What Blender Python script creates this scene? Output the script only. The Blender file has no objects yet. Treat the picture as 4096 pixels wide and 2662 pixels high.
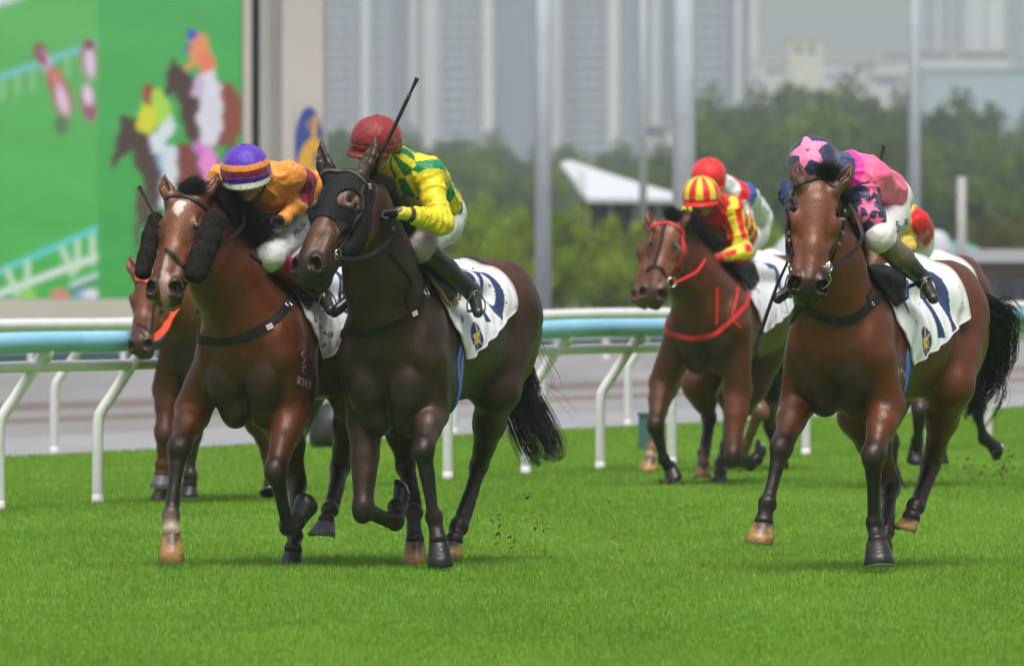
import bpy, math, random
import numpy as np
from mathutils import Vector, Matrix, noise as mnoise
from mathutils.bvhtree import BVHTree
R = math.radians
scene = bpy.context.scene
COL = scene.collection

# ------------------------------------------------------------------ camera
F = 45500.0                      # focal length in photograph pixels (400 mm on 36 mm)
HY = 960.0                       # row of the horizon
CAMZ = 1.7
cam_d = bpy.data.cameras.new('camera')
cam = bpy.data.objects.new('camera', cam_d); COL.objects.link(cam)
cam.location = (0, 0, CAMZ); cam.rotation_euler = (R(90), 0, 0)
cam_d.sensor_width = 36; cam_d.lens = 36*F/4096
cam_d.shift_y = -(1331-HY)/4096.0
cam_d.clip_start = 1; cam_d.clip_end = 30000
cam_d.dof.use_dof = True; cam_d.dof.focus_distance = 58.4; cam_d.dof.aperture_fstop = 7.1
scene.camera = cam

# ------------------------------------------------------------------ light
world = bpy.data.worlds.new('World'); scene.world = world
world.use_nodes = True
wn = world.node_tree.nodes; wl = world.node_tree.links
wn.clear()
SUN_EL, SUN_ROT = 66, 200
sky = wn.new('ShaderNodeTexSky'); sky.sky_type = 'NISHITA'; sky.sun_disc = False
sky.sun_elevation = R(SUN_EL); sky.sun_rotation = R(SUN_ROT)
sky.air_density = 1.0; sky.dust_density = 6.0; sky.ozone_density = 1.0
hs = wn.new('ShaderNodeHueSaturation'); hs.inputs['Saturation'].default_value = 0.30
bg = wn.new('ShaderNodeBackground'); bg.inputs['Strength'].default_value = 0.10
wo = wn.new('ShaderNodeOutputWorld')
wl.new(sky.outputs[0], hs.inputs['Color']); wl.new(hs.outputs[0], bg.inputs['Color']); wl.new(bg.outputs[0], wo.inputs[0])
sun_d = bpy.data.lights.new('sun', 'SUN'); sun_d.energy = 2.2; sun_d.angle = R(24); sun_d.color = (1, .975, .94)
sun = bpy.data.objects.new('sun', sun_d); COL.objects.link(sun)
# light comes from above, from behind the camera and a little to its right
sun.rotation_euler = (R(90-SUN_EL), 0, R(20))
vs = scene.view_settings
vs.view_transform = 'Standard'; vs.look = 'None'; vs.gamma = 1; vs.use_curve_mapping = False
vs.exposure = 0.42
cy = scene.cycles
cy.max_bounces = 5; cy.diffuse_bounces = 1; cy.glossy_bounces = 3; cy.transmission_bounces = 4
cy.volume_bounces = 1; cy.transparent_max_bounces = 8
try:
    cy.use_fast_gi = False; cy.sample_clamp_indirect = 4.0
except Exception: pass

# ------------------------------------------------------------------ helpers
def W(px, py, Y):
    """a point at depth Y metres that stands where the photograph shows (px, py)"""
    return Vector(((px-2048)*Y/F, Y, CAMZ-(py-HY)*Y/F))
def sm(t): return t*t*(3-2*t)
def lerp(a, b, t): return a+(b-a)*t
def srgb(r, g, b):
    f = lambda c: c/12.92 if c <= .04045 else ((c+.055)/1.055)**2.4
    return (f(r/255), f(g/255), f(b/255), 1)

def meta(o, label=None, cat=None, group=None, kind=None):
    if label: o['label'] = label
    if cat: o['category'] = cat
    if group: o['group'] = group
    if kind: o['kind'] = kind
    return o
def empty(name, loc, rz=0, **k):
    o = bpy.data.objects.new(name, None); COL.objects.link(o)
    o.location = loc; o.rotation_euler = (0, 0, rz); o.empty_display_size = .2
    return meta(o, **k)
def link(name, me, mats, parent=None, world=True, **k):
    """world=True: the mesh is in world coordinates and is re-expressed in its parent's frame"""
    o = bpy.data.objects.new(name, me); COL.objects.link(o)
    for m in (mats if isinstance(mats, (list, tuple)) else [mats]):
        if m is not None and m.name not in [x.name for x in me.materials if x]: me.materials.append(m)
    if parent is not None:
        o.parent = parent
        if world: o.matrix_parent_inverse = WM(parent).inverted()
    return meta(o, **k)
def WM(o):
    m = Matrix.Translation(o.location) @ o.rotation_euler.to_matrix().to_4x4()
    if o.parent is not None: m = WM(o.parent) @ o.matrix_parent_inverse @ m
    return m
def mesh_np(name, V, Fa, smooth=True, col=None, mi=None):
    """Fa: (n,k) int array or list of such arrays"""
    me = bpy.data.meshes.new(name)
    V = np.asarray(V, dtype=np.float32)
    Fl = Fa if isinstance(Fa, list) else [Fa]
    Fl = [np.asarray(f, dtype=np.int32) for f in Fl if len(f)]
    me.vertices.add(len(V)); me.vertices.foreach_set('co', V.ravel())
    nl = sum(f.size for f in Fl); nf = sum(len(f) for f in Fl)
    me.loops.add(nl); me.loops.foreach_set('vertex_index', np.concatenate([f.ravel() for f in Fl]))
    me.polygons.add(nf)
    tot = np.concatenate([np.full(len(f), f.shape[1], dtype=np.int32) for f in Fl])
    st = np.concatenate([[0], np.cumsum(tot)[:-1]]).astype(np.int32)
    me.polygons.foreach_set('loop_start', st); me.polygons.foreach_set('loop_total', tot)
    if mi is not None: me.polygons.foreach_set('material_index', np.asarray(mi, dtype=np.int32))
    me.polygons.foreach_set('use_smooth', np.full(nf, smooth, dtype=bool))
    me.update(calc_edges=True)
    if col is not None:
        a = me.color_attributes.new('Col', 'FLOAT_COLOR', 'POINT')
        c = np.ones((len(V), 4), dtype=np.float32); c[:, :3] = np.asarray(col)[:, :3]
        a.data.foreach_set('color', c.ravel())
    return me

class MB:
    """collects simple solids into one mesh"""
    def __init__(s): s.v = []; s.f = []; s.sm = []
    def add(s, vs, fs, smooth=False):
        n = len(s.v); s.v += [tuple(v) for v in vs]; s.f += [tuple(i+n for i in f) for f in fs]; s.sm += [smooth]*len(fs)
    def box(s, c, d, M=None, bev=0.0):
        x, y, z = d[0]/2, d[1]/2, d[2]/2
        P = []; 
        if bev <= 0:
            P = [Vector((a*x, b*y, c_*z)) for a in (-1, 1) for b in (-1, 1) for c_ in (-1, 1)]
            fs = [(0,1,3,2),(4,6,7,5),(0,4,5,1),(2,3,7,6),(0,2,6,4),(1,5,7,3)]
        else:
            import bmesh
            bm = bmesh.new(); bmesh.ops.create_cube(bm, size=1)
            for v in bm.verts: v.co = Vector((v.co.x*d[0], v.co.y*d[1], v.co.z*d[2]))
            bmesh.ops.bevel(bm, geom=bm.edges[:], offset=bev, segments=2, affect='EDGES', profile=.5)
            bm.verts.index_update(); P = [v.co.copy() for v in bm.verts]; fs = [tuple(v.index for v in f.verts) for f in bm.faces]; bm.free()
        if M is not None: P = [M @ p for p in P]
        s.add([p+Vector(c) for p in P], fs)
    def tube(s, pts, rad, n=10, cap=True, up=None, smooth=True):
        pts = [Vector(p) for p in pts]; m = len(pts)
        rad = rad if isinstance(rad, (list, tuple)) else [rad]*m
        vs = []; ref = Vector(up) if up else None
        for i, p in enumerate(pts):
            t = (pts[min(i+1, m-1)]-pts[max(i-1, 0)]).normalized()
            if ref is None: ref = Vector((0, 0, 1)) if abs(t.z) < .9 else Vector((1, 0, 0))
            a = (ref-t*ref.dot(t)).normalized(); b = t.cross(a); ref = a
            for k in range(n):
                w = 2*math.pi*k/n
                vs.append(p+a*math.cos(w)*rad[i]+b*math.sin(w)*rad[i])
        fs = [(i*n+k, i*n+(k+1) % n, (i+1)*n+(k+1) % n, (i+1)*n+k) for i in range(m-1) for k in range(n)]
        if cap: fs += [tuple(reversed(range(n))), tuple((m-1)*n+k for k in range(n))]
        s.add(vs, fs, smooth)
    def mesh(s, name):
        me = bpy.data.meshes.new(name); me.from_pydata(s.v, [], s.f); me.update()
        me.polygons.foreach_set('use_smooth', s.sm)
        return me
    def build(s, name, mats, parent=None, **k): return link(name, s.mesh(name), mats, parent, **k)

def crom(P, n):
    """Catmull-Rom through the points"""
    P = [Vector(p) for p in P]; out = []
    Q = [P[0]*2-P[1]]+P+[P[-1]*2-P[-2]]
    for i in range(1, len(Q)-2):
        for j in range(n):
            t = j/n; a, b, c, d = Q[i-1], Q[i], Q[i+1], Q[i+2]
            out.append(.5*((2*b)+(c-a)*t+(2*a-5*b+4*c-d)*t*t+(3*b-a-3*c+d)*t**3))
    return out+[P[-1]]

# ------------------------------------------------------------------ materials
def mat(name, color=(.5, .5, .5, 1), rough=.6, metal=0, spec=.5, attr=False, noise=None, bump=None, coat=0, sheen=0, emis=None, specks=None, trans=0, tint=(1, 1, 1)):
    """noise=(scale, amount); bump=(scale, strength, stretch); specks=(scale, threshold, colour)"""
    m = bpy.data.materials.new(name); m.use_nodes = True
    nt = m.node_tree; N = nt.nodes; Lk = nt.links; b = N['Principled BSDF']
    b.inputs['Roughness'].default_value = rough; b.inputs['Metallic'].default_value = metal
    b.inputs['Specular IOR Level'].default_value = spec
    b.inputs['Specular Tint'].default_value = (*tint, 1)
    b.inputs['Coat Weight'].default_value = coat; b.inputs['Coat Roughness'].default_value = .25
    b.inputs['Sheen Weight'].default_value = sheen
    tc = N.new('ShaderNodeTexCoord')
    if attr:
        a = N.new('ShaderNodeAttribute'); a.attribute_name = 'Col'; src = a.outputs['Color']
    else:
        a = N.new('ShaderNodeRGB'); a.outputs[0].default_value = color; src = a.outputs[0]
    if noise:
        n = N.new('ShaderNodeTexNoise'); n.inputs['Scale'].default_value = noise[0]; n.inputs['Detail'].default_value = 5
        Lk.new(tc.outputs['Object'], n.inputs['Vector'])
        mr = N.new('ShaderNodeMapRange'); mr.inputs[1].default_value = .3; mr.inputs[2].default_value = .7
        mr.inputs[3].default_value = 1-noise[1]; mr.inputs[4].default_value = 1+noise[1]
        Lk.new(n.outputs['Fac'], mr.inputs[0])
        mx = N.new('ShaderNodeVectorMath'); mx.operation = 'SCALE'
        Lk.new(src, mx.inputs[0]); Lk.new(mr.outputs[0], mx.inputs['Scale']); src = mx.outputs[0]
    if specks:
        n = N.new('ShaderNodeTexNoise'); n.inputs['Scale'].default_value = specks[0]; n.inputs['Detail'].default_value = 3
        n2 = N.new('ShaderNodeTexNoise'); n2.inputs['Scale'].default_value = specks[0]*.09; n2.inputs['Detail'].default_value = 2
        Lk.new(tc.outputs['Object'], n.inputs['Vector']); Lk.new(tc.outputs['Object'], n2.inputs['Vector'])
        ad = N.new('ShaderNodeMath'); ad.operation = 'MULTIPLY_ADD'; ad.inputs[1].default_value = .45
        Lk.new(n2.outputs['Fac'], ad.inputs[0]); Lk.new(n.outputs['Fac'], ad.inputs[2])
        mr = N.new('ShaderNodeMapRange'); mr.inputs[1].default_value = specks[1]; mr.inputs[2].default_value = specks[1]+.05
        Lk.new(ad.outputs[0], mr.inputs[0])
        mx = N.new('ShaderNodeMix'); mx.data_type = 'RGBA'; mx.inputs['B'].default_value = specks[2]
        Lk.new(mr.outputs[0], mx.inputs['Factor']); Lk.new(src, mx.inputs['A']); src = mx.outputs['Result']
    Lk.new(src, b.inputs['Base Color'])
    if emis is not None:
        Lk.new(src, b.inputs['Emission Color']); b.inputs['Emission Strength'].default_value = emis
    if bump:
        n = N.new('ShaderNodeTexNoise'); n.inputs['Scale'].default_value = bump[0]; n.inputs['Detail'].default_value = 4
        mp = N.new('ShaderNodeMapping'); st = bump[2] if len(bump) > 2 else (1, 1, 1); mp.inputs['Scale'].default_value = st
        Lk.new(tc.outputs['Object'], mp.inputs[0]); Lk.new(mp.outputs[0], n.inputs['Vector'])
        bp = N.new('ShaderNodeBump'); bp.inputs['Strength'].default_value = bump[1]; bp.inputs['Distance'].default_value = .01
        Lk.new(n.outputs['Fac'], bp.inputs['Height']); Lk.new(bp.outputs[0], b.inputs['Normal'])
    if trans: b.inputs['Transmission Weight'].default_value = trans
    return m
MUD = (.13, .085, .055, 1)

# ------------------------------------------------------------------ implicit solids
class SDF:
    """smooth unions of tapered capsules and ellipsoids, meshed by surface nets"""
    def __init__(s): s.p = []
    def cap(s, a, b, ra, rb=None, k=.03, c=None, sub=False):
        s.p.append(('c', np.array(a, float), np.array(b, float), ra, ra if rb is None else rb, k, c, sub)); return s
    def chain(s, pts, rs, k=.03, c=None):
        for i in range(len(pts)-1): s.cap(pts[i], pts[i+1], rs[i], rs[i+1], k, c)
        return s
    def ell(s, c0, r, axes=None, k=.04, c=None, sub=False):
        A = np.eye(3) if axes is None else np.array([list(Vector(a).normalized()) for a in axes])
        s.p.append(('e', np.array(c0, float), A, np.array(r, float), None, k, c, sub)); return s
    @staticmethod
    def dist(p, X, Y, Z):
        if p[0] == 'c':
            a, b, ra, rb = p[1:5]; ba = b-a; l2 = max(float(ba@ba), 1e-12)
            h = ((X-a[0])*ba[0]+(Y-a[1])*ba[1]+(Z-a[2])*ba[2])/l2
            h = np.clip(h, 0, 1)
            return np.sqrt((X-a[0]-ba[0]*h)**2+(Y-a[1]-ba[1]*h)**2+(Z-a[2]-ba[2]*h)**2)-(ra+(rb-ra)*h)
        c0, A, r = p[1:4]; x, y, z = X-c0[0], Y-c0[1], Z-c0[2]
        q = [A[i, 0]*x+A[i, 1]*y+A[i, 2]*z for i in range(3)]
        k0 = np.sqrt((q[0]/r[0])**2+(q[1]/r[1])**2+(q[2]/r[2])**2)
        k1 = np.sqrt((q[0]/r[0]**2)**2+(q[1]/r[1]**2)**2+(q[2]/r[2]**2)**2)
        return k0*(k0-1)/np.maximum(k1, 1e-6)
    def bbox(s, p):
        if p[0] == 'c':
            m = max(p[3], p[4]); return np.minimum(p[1], p[2])-m, np.maximum(p[1], p[2])+m
        e = np.sqrt(((p[2]*p[3][:, None])**2).sum(0)); return p[1]-e, p[1]+e
    def mesh(s, res, fine=None, fres=None):
        """fine: list of (lo, hi) boxes meshed with the finer step"""
        lo = np.min([s.bbox(p)[0] for p in s.p if not p[-1]], 0)-.05; hi = np.max([s.bbox(p)[1] for p in s.p if not p[-1]], 0)+.05
        ax = []
        for d in range(3):
            c = [lo[d]]
            while c[-1] < hi[d]:
                st = res
                if fine:
                    for (a, b) in fine:
                        if a[d] <= c[-1] <= b[d]: st = fres
                c.append(c[-1]+st)
            ax.append(np.array(c))
        xs, ys, zs = ax
        f = np.full((len(xs), len(ys), len(zs)), .2, dtype=np.float32)
        for p in s.p:
            l, h = s.bbox(p); k = p[5]; m = k+.02
            i = [slice(max(np.searchsorted(ax[d], l[d]-m)-1, 0), np.searchsorted(ax[d], h[d]+m)+1) for d in range(3)]
            X = xs[i[0]][:, None, None]; Y = ys[i[1]][None, :, None]; Z = zs[i[2]][None, None, :]
            d = s.dist(p, X, Y, Z); g = f[i[0], i[1], i[2]]
            if p[-1]: d = -d; q = np.maximum(k-np.abs(g-d), 0)/k; f[i[0], i[1], i[2]] = np.maximum(g, d)+q*q*k*.25
            else: q = np.maximum(k-np.abs(g-d), 0)/k; f[i[0], i[1], i[2]] = np.minimum(g, d)-q*q*k*.25
        f[0] = .1; f[-1] = .1; f[:, 0] = .1; f[:, -1] = .1; f[:, :, 0] = .1; f[:, :, -1] = .1
        S = f < 0
        cnt = np.zeros(tuple(n-1 for n in S.shape), dtype=np.int8)
        for a in (0, 1):
            for b in (0, 1):
                for c in (0, 1): cnt += S[a:S.shape[0]-1+a, b:S.shape[1]-1+b, c:S.shape[2]-1+c]
        I, J, K = np.nonzero((cnt > 0) & (cnt < 8))
        ids = np.full(cnt.shape, -1, dtype=np.int32); ids[I, J, K] = np.arange(len(I))
        acc = np.zeros((len(I), 3)); n = np.zeros(len(I))
        co = [(0,0,0),(1,0,0),(0,1,0),(1,1,0),(0,0,1),(1,0,1),(0,1,1),(1,1,1)]
        E = [(0,1),(2,3),(4,5),(6,7),(0,2),(1,3),(4,6),(5,7),(0,4),(1,5),(2,6),(3,7)]
        for a, b in E:
            ca, cb = co[a], co[b]
            fa = f[I+ca[0], J+ca[1], K+ca[2]]; fb = f[I+cb[0], J+cb[1], K+cb[2]]
            m = (fa < 0) != (fb < 0); t = np.where(m, fa/np.where(m, fa-fb, 1), 0)
            for d, (ii, arr) in enumerate(((I, xs), (J, ys), (K, zs))):
                pa = arr[ii+ca[d]]; pb = arr[ii+cb[d]]; acc[:, d] += np.where(m, pa+(pb-pa)*t, 0)
            n += m
        V = acc/n[:, None]
        Q = []
        for d in range(3):
            sl0 = [slice(None)]*3; sl1 = [slice(None)]*3; sl0[d] = slice(0, -1); sl1[d] = slice(1, None)
            a = S[tuple(sl0)]; b = S[tuple(sl1)]
            e1, e2 = [(1, 2), (2, 0), (0, 1)][d]
            g = np.array(np.nonzero(a != b)); 
            ok = (g[e1] > 0) & (g[e2] > 0) & (g[e1] < cnt.shape[e1]) & (g[e2] < cnt.shape[e2]); g = g[:, ok]
            sg = a[tuple(g)]
            def cell(o1, o2):
                h = g.copy(); h[e1] -= o1; h[e2] -= o2; return ids[tuple(h)]
            q = np.stack([cell(1, 1), cell(0, 1), cell(0, 0), cell(1, 0)], 1)
            q[~sg] = q[~sg][:, ::-1]; Q.append(q)
        return V, np.concatenate(Q)
    def colours(s, V, base, w=.012):
        cs = np.zeros((len(V), 3)); ws = np.full(len(V), 1e-9)
        for p in s.p:
            if p[-1]: continue
            c = np.array((p[6] if p[6] is not None else base)[:3])
            l, h = s.bbox(p); m = ((V > l-.12) & (V < h+.12)).all(1)
            if not m.any(): continue
            q = V[m]; d = s.dist(p, q[:, 0], q[:, 1], q[:, 2])
            wt = np.exp(-np.maximum(d, -.03)/w); cs[m] += wt[:, None]*c; ws[m] += wt
        return cs/ws[:, None]
    def nearest(s, V):
        best = np.full(len(V), 9.0)
        return best

def fnoise(V, sc, seed=0, octv=3):
    """cheap smooth noise on points: sums of warped sines"""
    r = np.random.RandomState(seed); out = np.zeros(len(V)); a = 1.0; tot = 0
    P = V*sc
    for o in range(octv):
        for _ in range(5):
            d = r.normal(size=3); d /= np.linalg.norm(d)
            w = r.normal(size=3); w /= np.linalg.norm(w)
            out += a*np.sin(P@d*(2**o)*1.7+1.3*np.sin(P@w*(2**o)+r.rand()*6)+r.rand()*6.28)
            tot += a
        a *= .55
    return out/tot*2.2
def vnormals(V, Q):
    e = np.cross(V[Q[:, 2]]-V[Q[:, 0]], V[Q[:, 3]]-V[Q[:, 1]]); n = np.zeros_like(V)
    for i in range(4): np.add.at(n, Q[:, i], e)
    return n/np.maximum(np.linalg.norm(n, axis=1), 1e-12)[:, None]
# ================================================================== SETTING
SL = 2.9                                   # the course runs obliquely: depth gained per metre to the right
def course(s, X): return s+SL*X
def strip(name, s0, s1, z, m, x0=-400, x1=400, nseg=1):
    me = bpy.data.meshes.new(name)
    me.from_pydata([(x0, course(s0, x0), z), (x1, course(s0, x1), z), (x1, course(s1, x1), z), (x0, course(s1, x0), z)], [], [(0, 1, 2, 3)])
    return link(name, me, m, kind='structure')

def ground_mat(name, c1, c2, scale, c3=None, stretch=(1, 1, 1), rough=.9, bump=.2):
    m = bpy.data.materials.new(name); m.use_nodes = True; nt = m.node_tree; N = nt.nodes; Lk = nt.links
    b = N['Principled BSDF']; b.inputs['Roughness'].default_value = rough; b.inputs['Specular IOR Level'].default_value = .25
    tc = N.new('ShaderNodeTexCoord'); mp = N.new('ShaderNodeMapping'); mp.inputs['Scale'].default_value = stretch
    Lk.new(tc.outputs['Object'], mp.inputs[0])
    n = N.new('ShaderNodeTexNoise'); n.inputs['Scale'].default_value = scale; n.inputs['Detail'].default_value = 8; Lk.new(mp.outputs[0], n.inputs['Vector'])
    r = N.new('ShaderNodeValToRGB'); r.color_ramp.elements[0].position = .35; r.color_ramp.elements[1].position = .65
    r.color_ramp.elements[0].color = c1; r.color_ramp.elements[1].color = c2
    if c3: e = r.color_ramp.elements.new(.5); e.color = c3
    Lk.new(n.outputs['Fac'], r.inputs[0]); Lk.new(r.outputs[0], b.inputs['Base Color'])
    bp = N.new('ShaderNodeBump'); bp.inputs['Strength'].default_value = bump; Lk.new(n.outputs['Fac'], bp.inputs['Height']); Lk.new(bp.outputs[0], b.inputs['Normal'])
    return m
M_turf = ground_mat('turf_soil', (.06, .15, .012, 1), (.11, .25, .022, 1), 1.3)
M_far = ground_mat('far_ground', (.06, .10, .03, 1), (.12, .15, .06, 1), .02)
M_track = ground_mat('track_sand', (.195, .185, .19, 1), (.27, .26, .265, 1), .8, stretch=(.4, .05, 1))
M_sandb = ground_mat('track_brown', (.14, .11, .10, 1), (.20, .16, .145, 1), .8, stretch=(.4, .05, 1))
M_conc = ground_mat('concrete_lane', (.24, .24, .255, 1), (.30, .30, .315, 1), 1.5)

g = bpy.data.meshes.new('ground'); g.from_pydata([(-9000, -600, -.02), (9000, -600, -.02), (9000, 20000, -.02), (-9000, 20000, -.02)], [], [(0, 1, 2, 3)])
link('ground', g, M_far, kind='structure')
strip('turf', -2600, 100.6, 0, M_turf, -40, 900)
strip('service_path', 100.6, 110.5, -.004, M_conc, -60, 120)
strip('sand_track', 110.5, 119, -.006, M_track, -60, 120)
strip('track_furrow', 119, 123, -.004, M_sandb, -60, 120)
strip('sand_track', 123, 128, -.006, M_track, -60, 120)
strip('track_furrow', 128, 134, -.004, M_sandb, -60, 120)
strip('sand_track', 134, 190, -.006, M_track, -60, 120)

# ---- grass blades: short racing turf, thick enough to hide the soil at this grazing view
def grass():
    rng = np.random.RandomState(7)
    n = 620000
    # depth sampled denser near
    t = rng.rand(n); Y = 43+(118-43)*t**1.35
    X = (rng.rand(n)-.5)*2*(.047*Y+.6)
    keep = (Y < 100.6+SL*X-.05)
    X, Y = X[keep], Y[keep]; n = len(X)
    cl = fnoise(np.stack([X*1.3, Y*.35, X*0], 1), 1.1, 3)*.5+.5
    fine = fnoise(np.stack([X*9, Y*2.2, X*0], 1), 1.0, 9)*.5+.5
    h = (.011+.013*rng.rand(n)+.008*np.clip(fine, 0, 1))*(1+.003*(Y-50))
    w = (.0026+.0020*rng.rand(n))*(1+.01*(Y-45))
    a = rng.rand(n)*math.pi
    lean = rng.normal(size=(n, 2))*.35*h[:, None]
    B1 = np.stack([X-np.cos(a)*w, Y-np.sin(a)*w, np.full(n, -.002)], 1)
    B2 = np.stack([X+np.cos(a)*w, Y+np.sin(a)*w, np.full(n, -.002)], 1)
    T = np.stack([X+lean[:, 0], Y+lean[:, 1], h], 1)
    V = np.stack([B1, B2, T], 1).reshape(-1, 3); Fc = np.arange(3*n).reshape(-1, 3)
    tone = np.clip(.5+.42*(cl-.5)+.24*(fine-.5)+.20*rng.normal(size=n), 0, 1)[:, None]
    c0 = np.array([.150, .305, .030]); c1 = np.array([.310, .515, .075]); c = c0+(c1-c0)*tone
    dry = rng.rand(n) < .012; c[dry] = (.34, .32, .10)
    c = np.repeat(c, 3, 0); c = c.reshape(-1, 3, 3)
    c = c.reshape(-1, 3)
    me = mesh_np('grass', V, Fc, False, c)
    m = bpy.data.materials.new('grass_blade'); m.use_nodes = True; N = m.node_tree.nodes; Lk = m.node_tree.links
    N.clear(); at = N.new('ShaderNodeAttribute'); at.attribute_name = 'Col'
    d = N.new('ShaderNodeBsdfDiffuse'); tr = N.new('ShaderNodeBsdfTranslucent'); mx = N.new('ShaderNodeMixShader'); mx.inputs[0].default_value = .4
    o = N.new('ShaderNodeOutputMaterial')
    Lk.new(at.outputs[0], d.inputs[0]); Lk.new(at.outputs[0], tr.inputs[0]); Lk.new(d.outputs[0], mx.inputs[1]); Lk.new(tr.outputs[0], mx.inputs[2]); Lk.new(mx.outputs[0], o.inputs[0])
    link('grass', me, m, label='bright green short racing turf under the galloping horses', cat='grass', kind='stuff')
grass()

# ---- running rails on goose-neck posts
M_white = mat('white_plastic', (.80, .785, .80, 1), .4, noise=(3, .06))
M_blue = mat('blue_padding', (.27, .58, .80, 1), .45, noise=(2, .08))
def rail(s0, X0, X1, pitch, top_m, lab_post, lab_rail, grp, blue, slope=3.3, htop=1.11, hlow=.93, phase=0.0):
    """posts lean across to carry the rails, like the photograph's"""
    u = Vector((1, slope, 0)).normalized(); nrm = Vector((-u.y, u.x, 0))      # nrm points away from the turf (left)
    off = .34
    n = int((X1-X0)*math.sqrt(1+slope*slope)/pitch)
    base0 = Vector((X0, s0+slope*X0, 0))
    L = (n-1)*pitch
    def leaned(z): return .0
    for i in range(n):
        b = base0+u*(i*pitch+phase)
        root = empty('rail_post', b, label=lab_post(i, n, b), cat='post', group=grp)
        m = MB()
        # vertical foot, bend, slanting neck towards the turf side (right)
        sd = -nrm*0+Vector((1, 0, 0))
        p = [b+Vector((0, 0, -.05)), b+Vector((0, 0, .27*htop)), b+Vector((.004, 0, .50*htop)), b+Vector((.035, 0, .58*htop)), b+Vector((.10, 0, .67*htop)), b+Vector((.27, 0, .92*htop)), b+Vector((.30, 0, htop-.03))]
        m.tube(crom(p, 4), .036, 12); m.build('neck', M_white, root)
        m = MB(); m.tube([b+Vector((0, 0, -.03)), b+Vector((0, 0, .06))], [.039, .037], 12); m.build('socket', M_white, root)
        m = MB(); m.tube([b+Vector((.292, -.03, htop-.085)), b+Vector((.30, .03, htop-.055))], [.05, .05], 10); m.build('clamp', M_white, root)
    e = u*.6
    def line(z, r, dx): 
        a = base0+Vector((dx, 0, z))-u*3; c = base0+Vector((dx, 0, z))+u*(L+3)
        k = 60
        return [a+(c-a)*(j/k)+Vector((0, 0, .004*math.sin(j*.9+s0))) for j in range(k+1)]
    root = empty('running_rail', base0+Vector((.28, 0, 0)), label=lab_rail, cat='rail')
    m = MB(); m.tube(line(htop, 0, .30), .066 if blue else .052, 14); m.build('top_rail', top_m, root)
    m = MB(); m.tube(line(hlow, 0, .20), .036, 12); m.build('lower_rail', M_white, root)
POSTS = ['out of frame at the left', 'cut by the left edge of the picture', 'standing clear left of the far-left horse', 'right of the left bay\'s pale hoof', 'behind the left bay\'s chest', 'behind the folded foreleg of the leading horse',
    'left of the leading horse\'s tail', 'right of the leading horse\'s tail tip', 'standing alone between the leaders and the red-bridled horse', 'behind the first foreleg of the red-bridled horse', 'behind the far foreleg of the red-bridled horse',
    'left of the right bay\'s outstretched foreleg', 'behind the right bay\'s chest', 'between the right bay\'s fore and hind legs', 'right of the right bay\'s hind leg', 'cut by the right edge of the picture', 'out of frame at the right']
def lab1(i, n, b): return 'white goose-neck post of the blue-topped rail, '+POSTS[min(i, 16)]
rail(82.2, -3.787, 5.6, 1.893, M_blue, lab1, 'pale blue padded running rail with white lower rail beside the turf', 'white goose-neck posts of the blue-topped rail', True, slope=3.26, htop=1.055, hlow=.90)
SPOT = [(-9999, 'beyond the left edge'), (0, 'under the left end of the video wall'), (200, 'under the small race feed'), (390, 'under the seam of the video wall'), (560, 'behind the far-left horse'), (760, 'behind the left bay\'s head'), (960, 'behind the purple cap'), (1140, 'behind the pylon'),
    (1300, 'behind the hooded head'), (1440, 'behind the dark red cap'), (1620, 'behind the checked silks'), (1790, 'above the cloth numbered ten'), (1950, 'above the leading horse\'s croup'), (2100, 'behind the tall grey mast'), (2260, 'right of the tall grey mast'), (2420, 'below the white canopy'),
    (2560, 'behind the thin mast'), (2690, 'behind the thickest mast'), (2830, 'behind the striped cap'), (2960, 'right of the white-silked rider'), (3090, 'above the white domed marquee'), (3230, 'behind the navy star cap'), (3370, 'behind the pink jacket'),
    (3510, 'above the upright whip end'), (3640, 'behind the right-hand mast'), (3740, 'right of the right-hand mast'), (3830, 'behind the short pale post'), (3930, 'right of the short pale post'), (4050, 'at the right edge'), (4170, 'beyond the right edge')]
def spot(px):
    t = SPOT[0][1]
    for x, w in SPOT:
        if px >= x: t = w
    return t
used_l = {}
def uniq(t):
    used_l[t] = used_l.get(t, 0)+1; return t+('' if used_l[t] == 1 else (', nearer the left', ', nearer the right', ', lowest')[min(used_l[t]-2, 2)])
def lab2(i, n, b): return uniq('blurred white post of the turf-edge rail, '+spot(2048+b.x*F/b.y))
rail(100.9, -5.2, 7.4, 2.4, M_white, lab2, 'all white running rail along the far edge of the turf', 'posts of the second white rail', False, slope=SL, htop=1.03)
def lab3(i, n, b): return uniq('low far white post beyond the sand track, '+spot(2048+b.x*F/b.y))
rail(158, -7.0, 9.4, 3.2, M_white, lab3, 'distant low white running rail beyond the grey sand track', 'posts of the distant rail beyond the sand', False, slope=SL, htop=.60, hlow=.34)
# ================================================================== BACKGROUND
rnd = random.Random(5)
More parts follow.
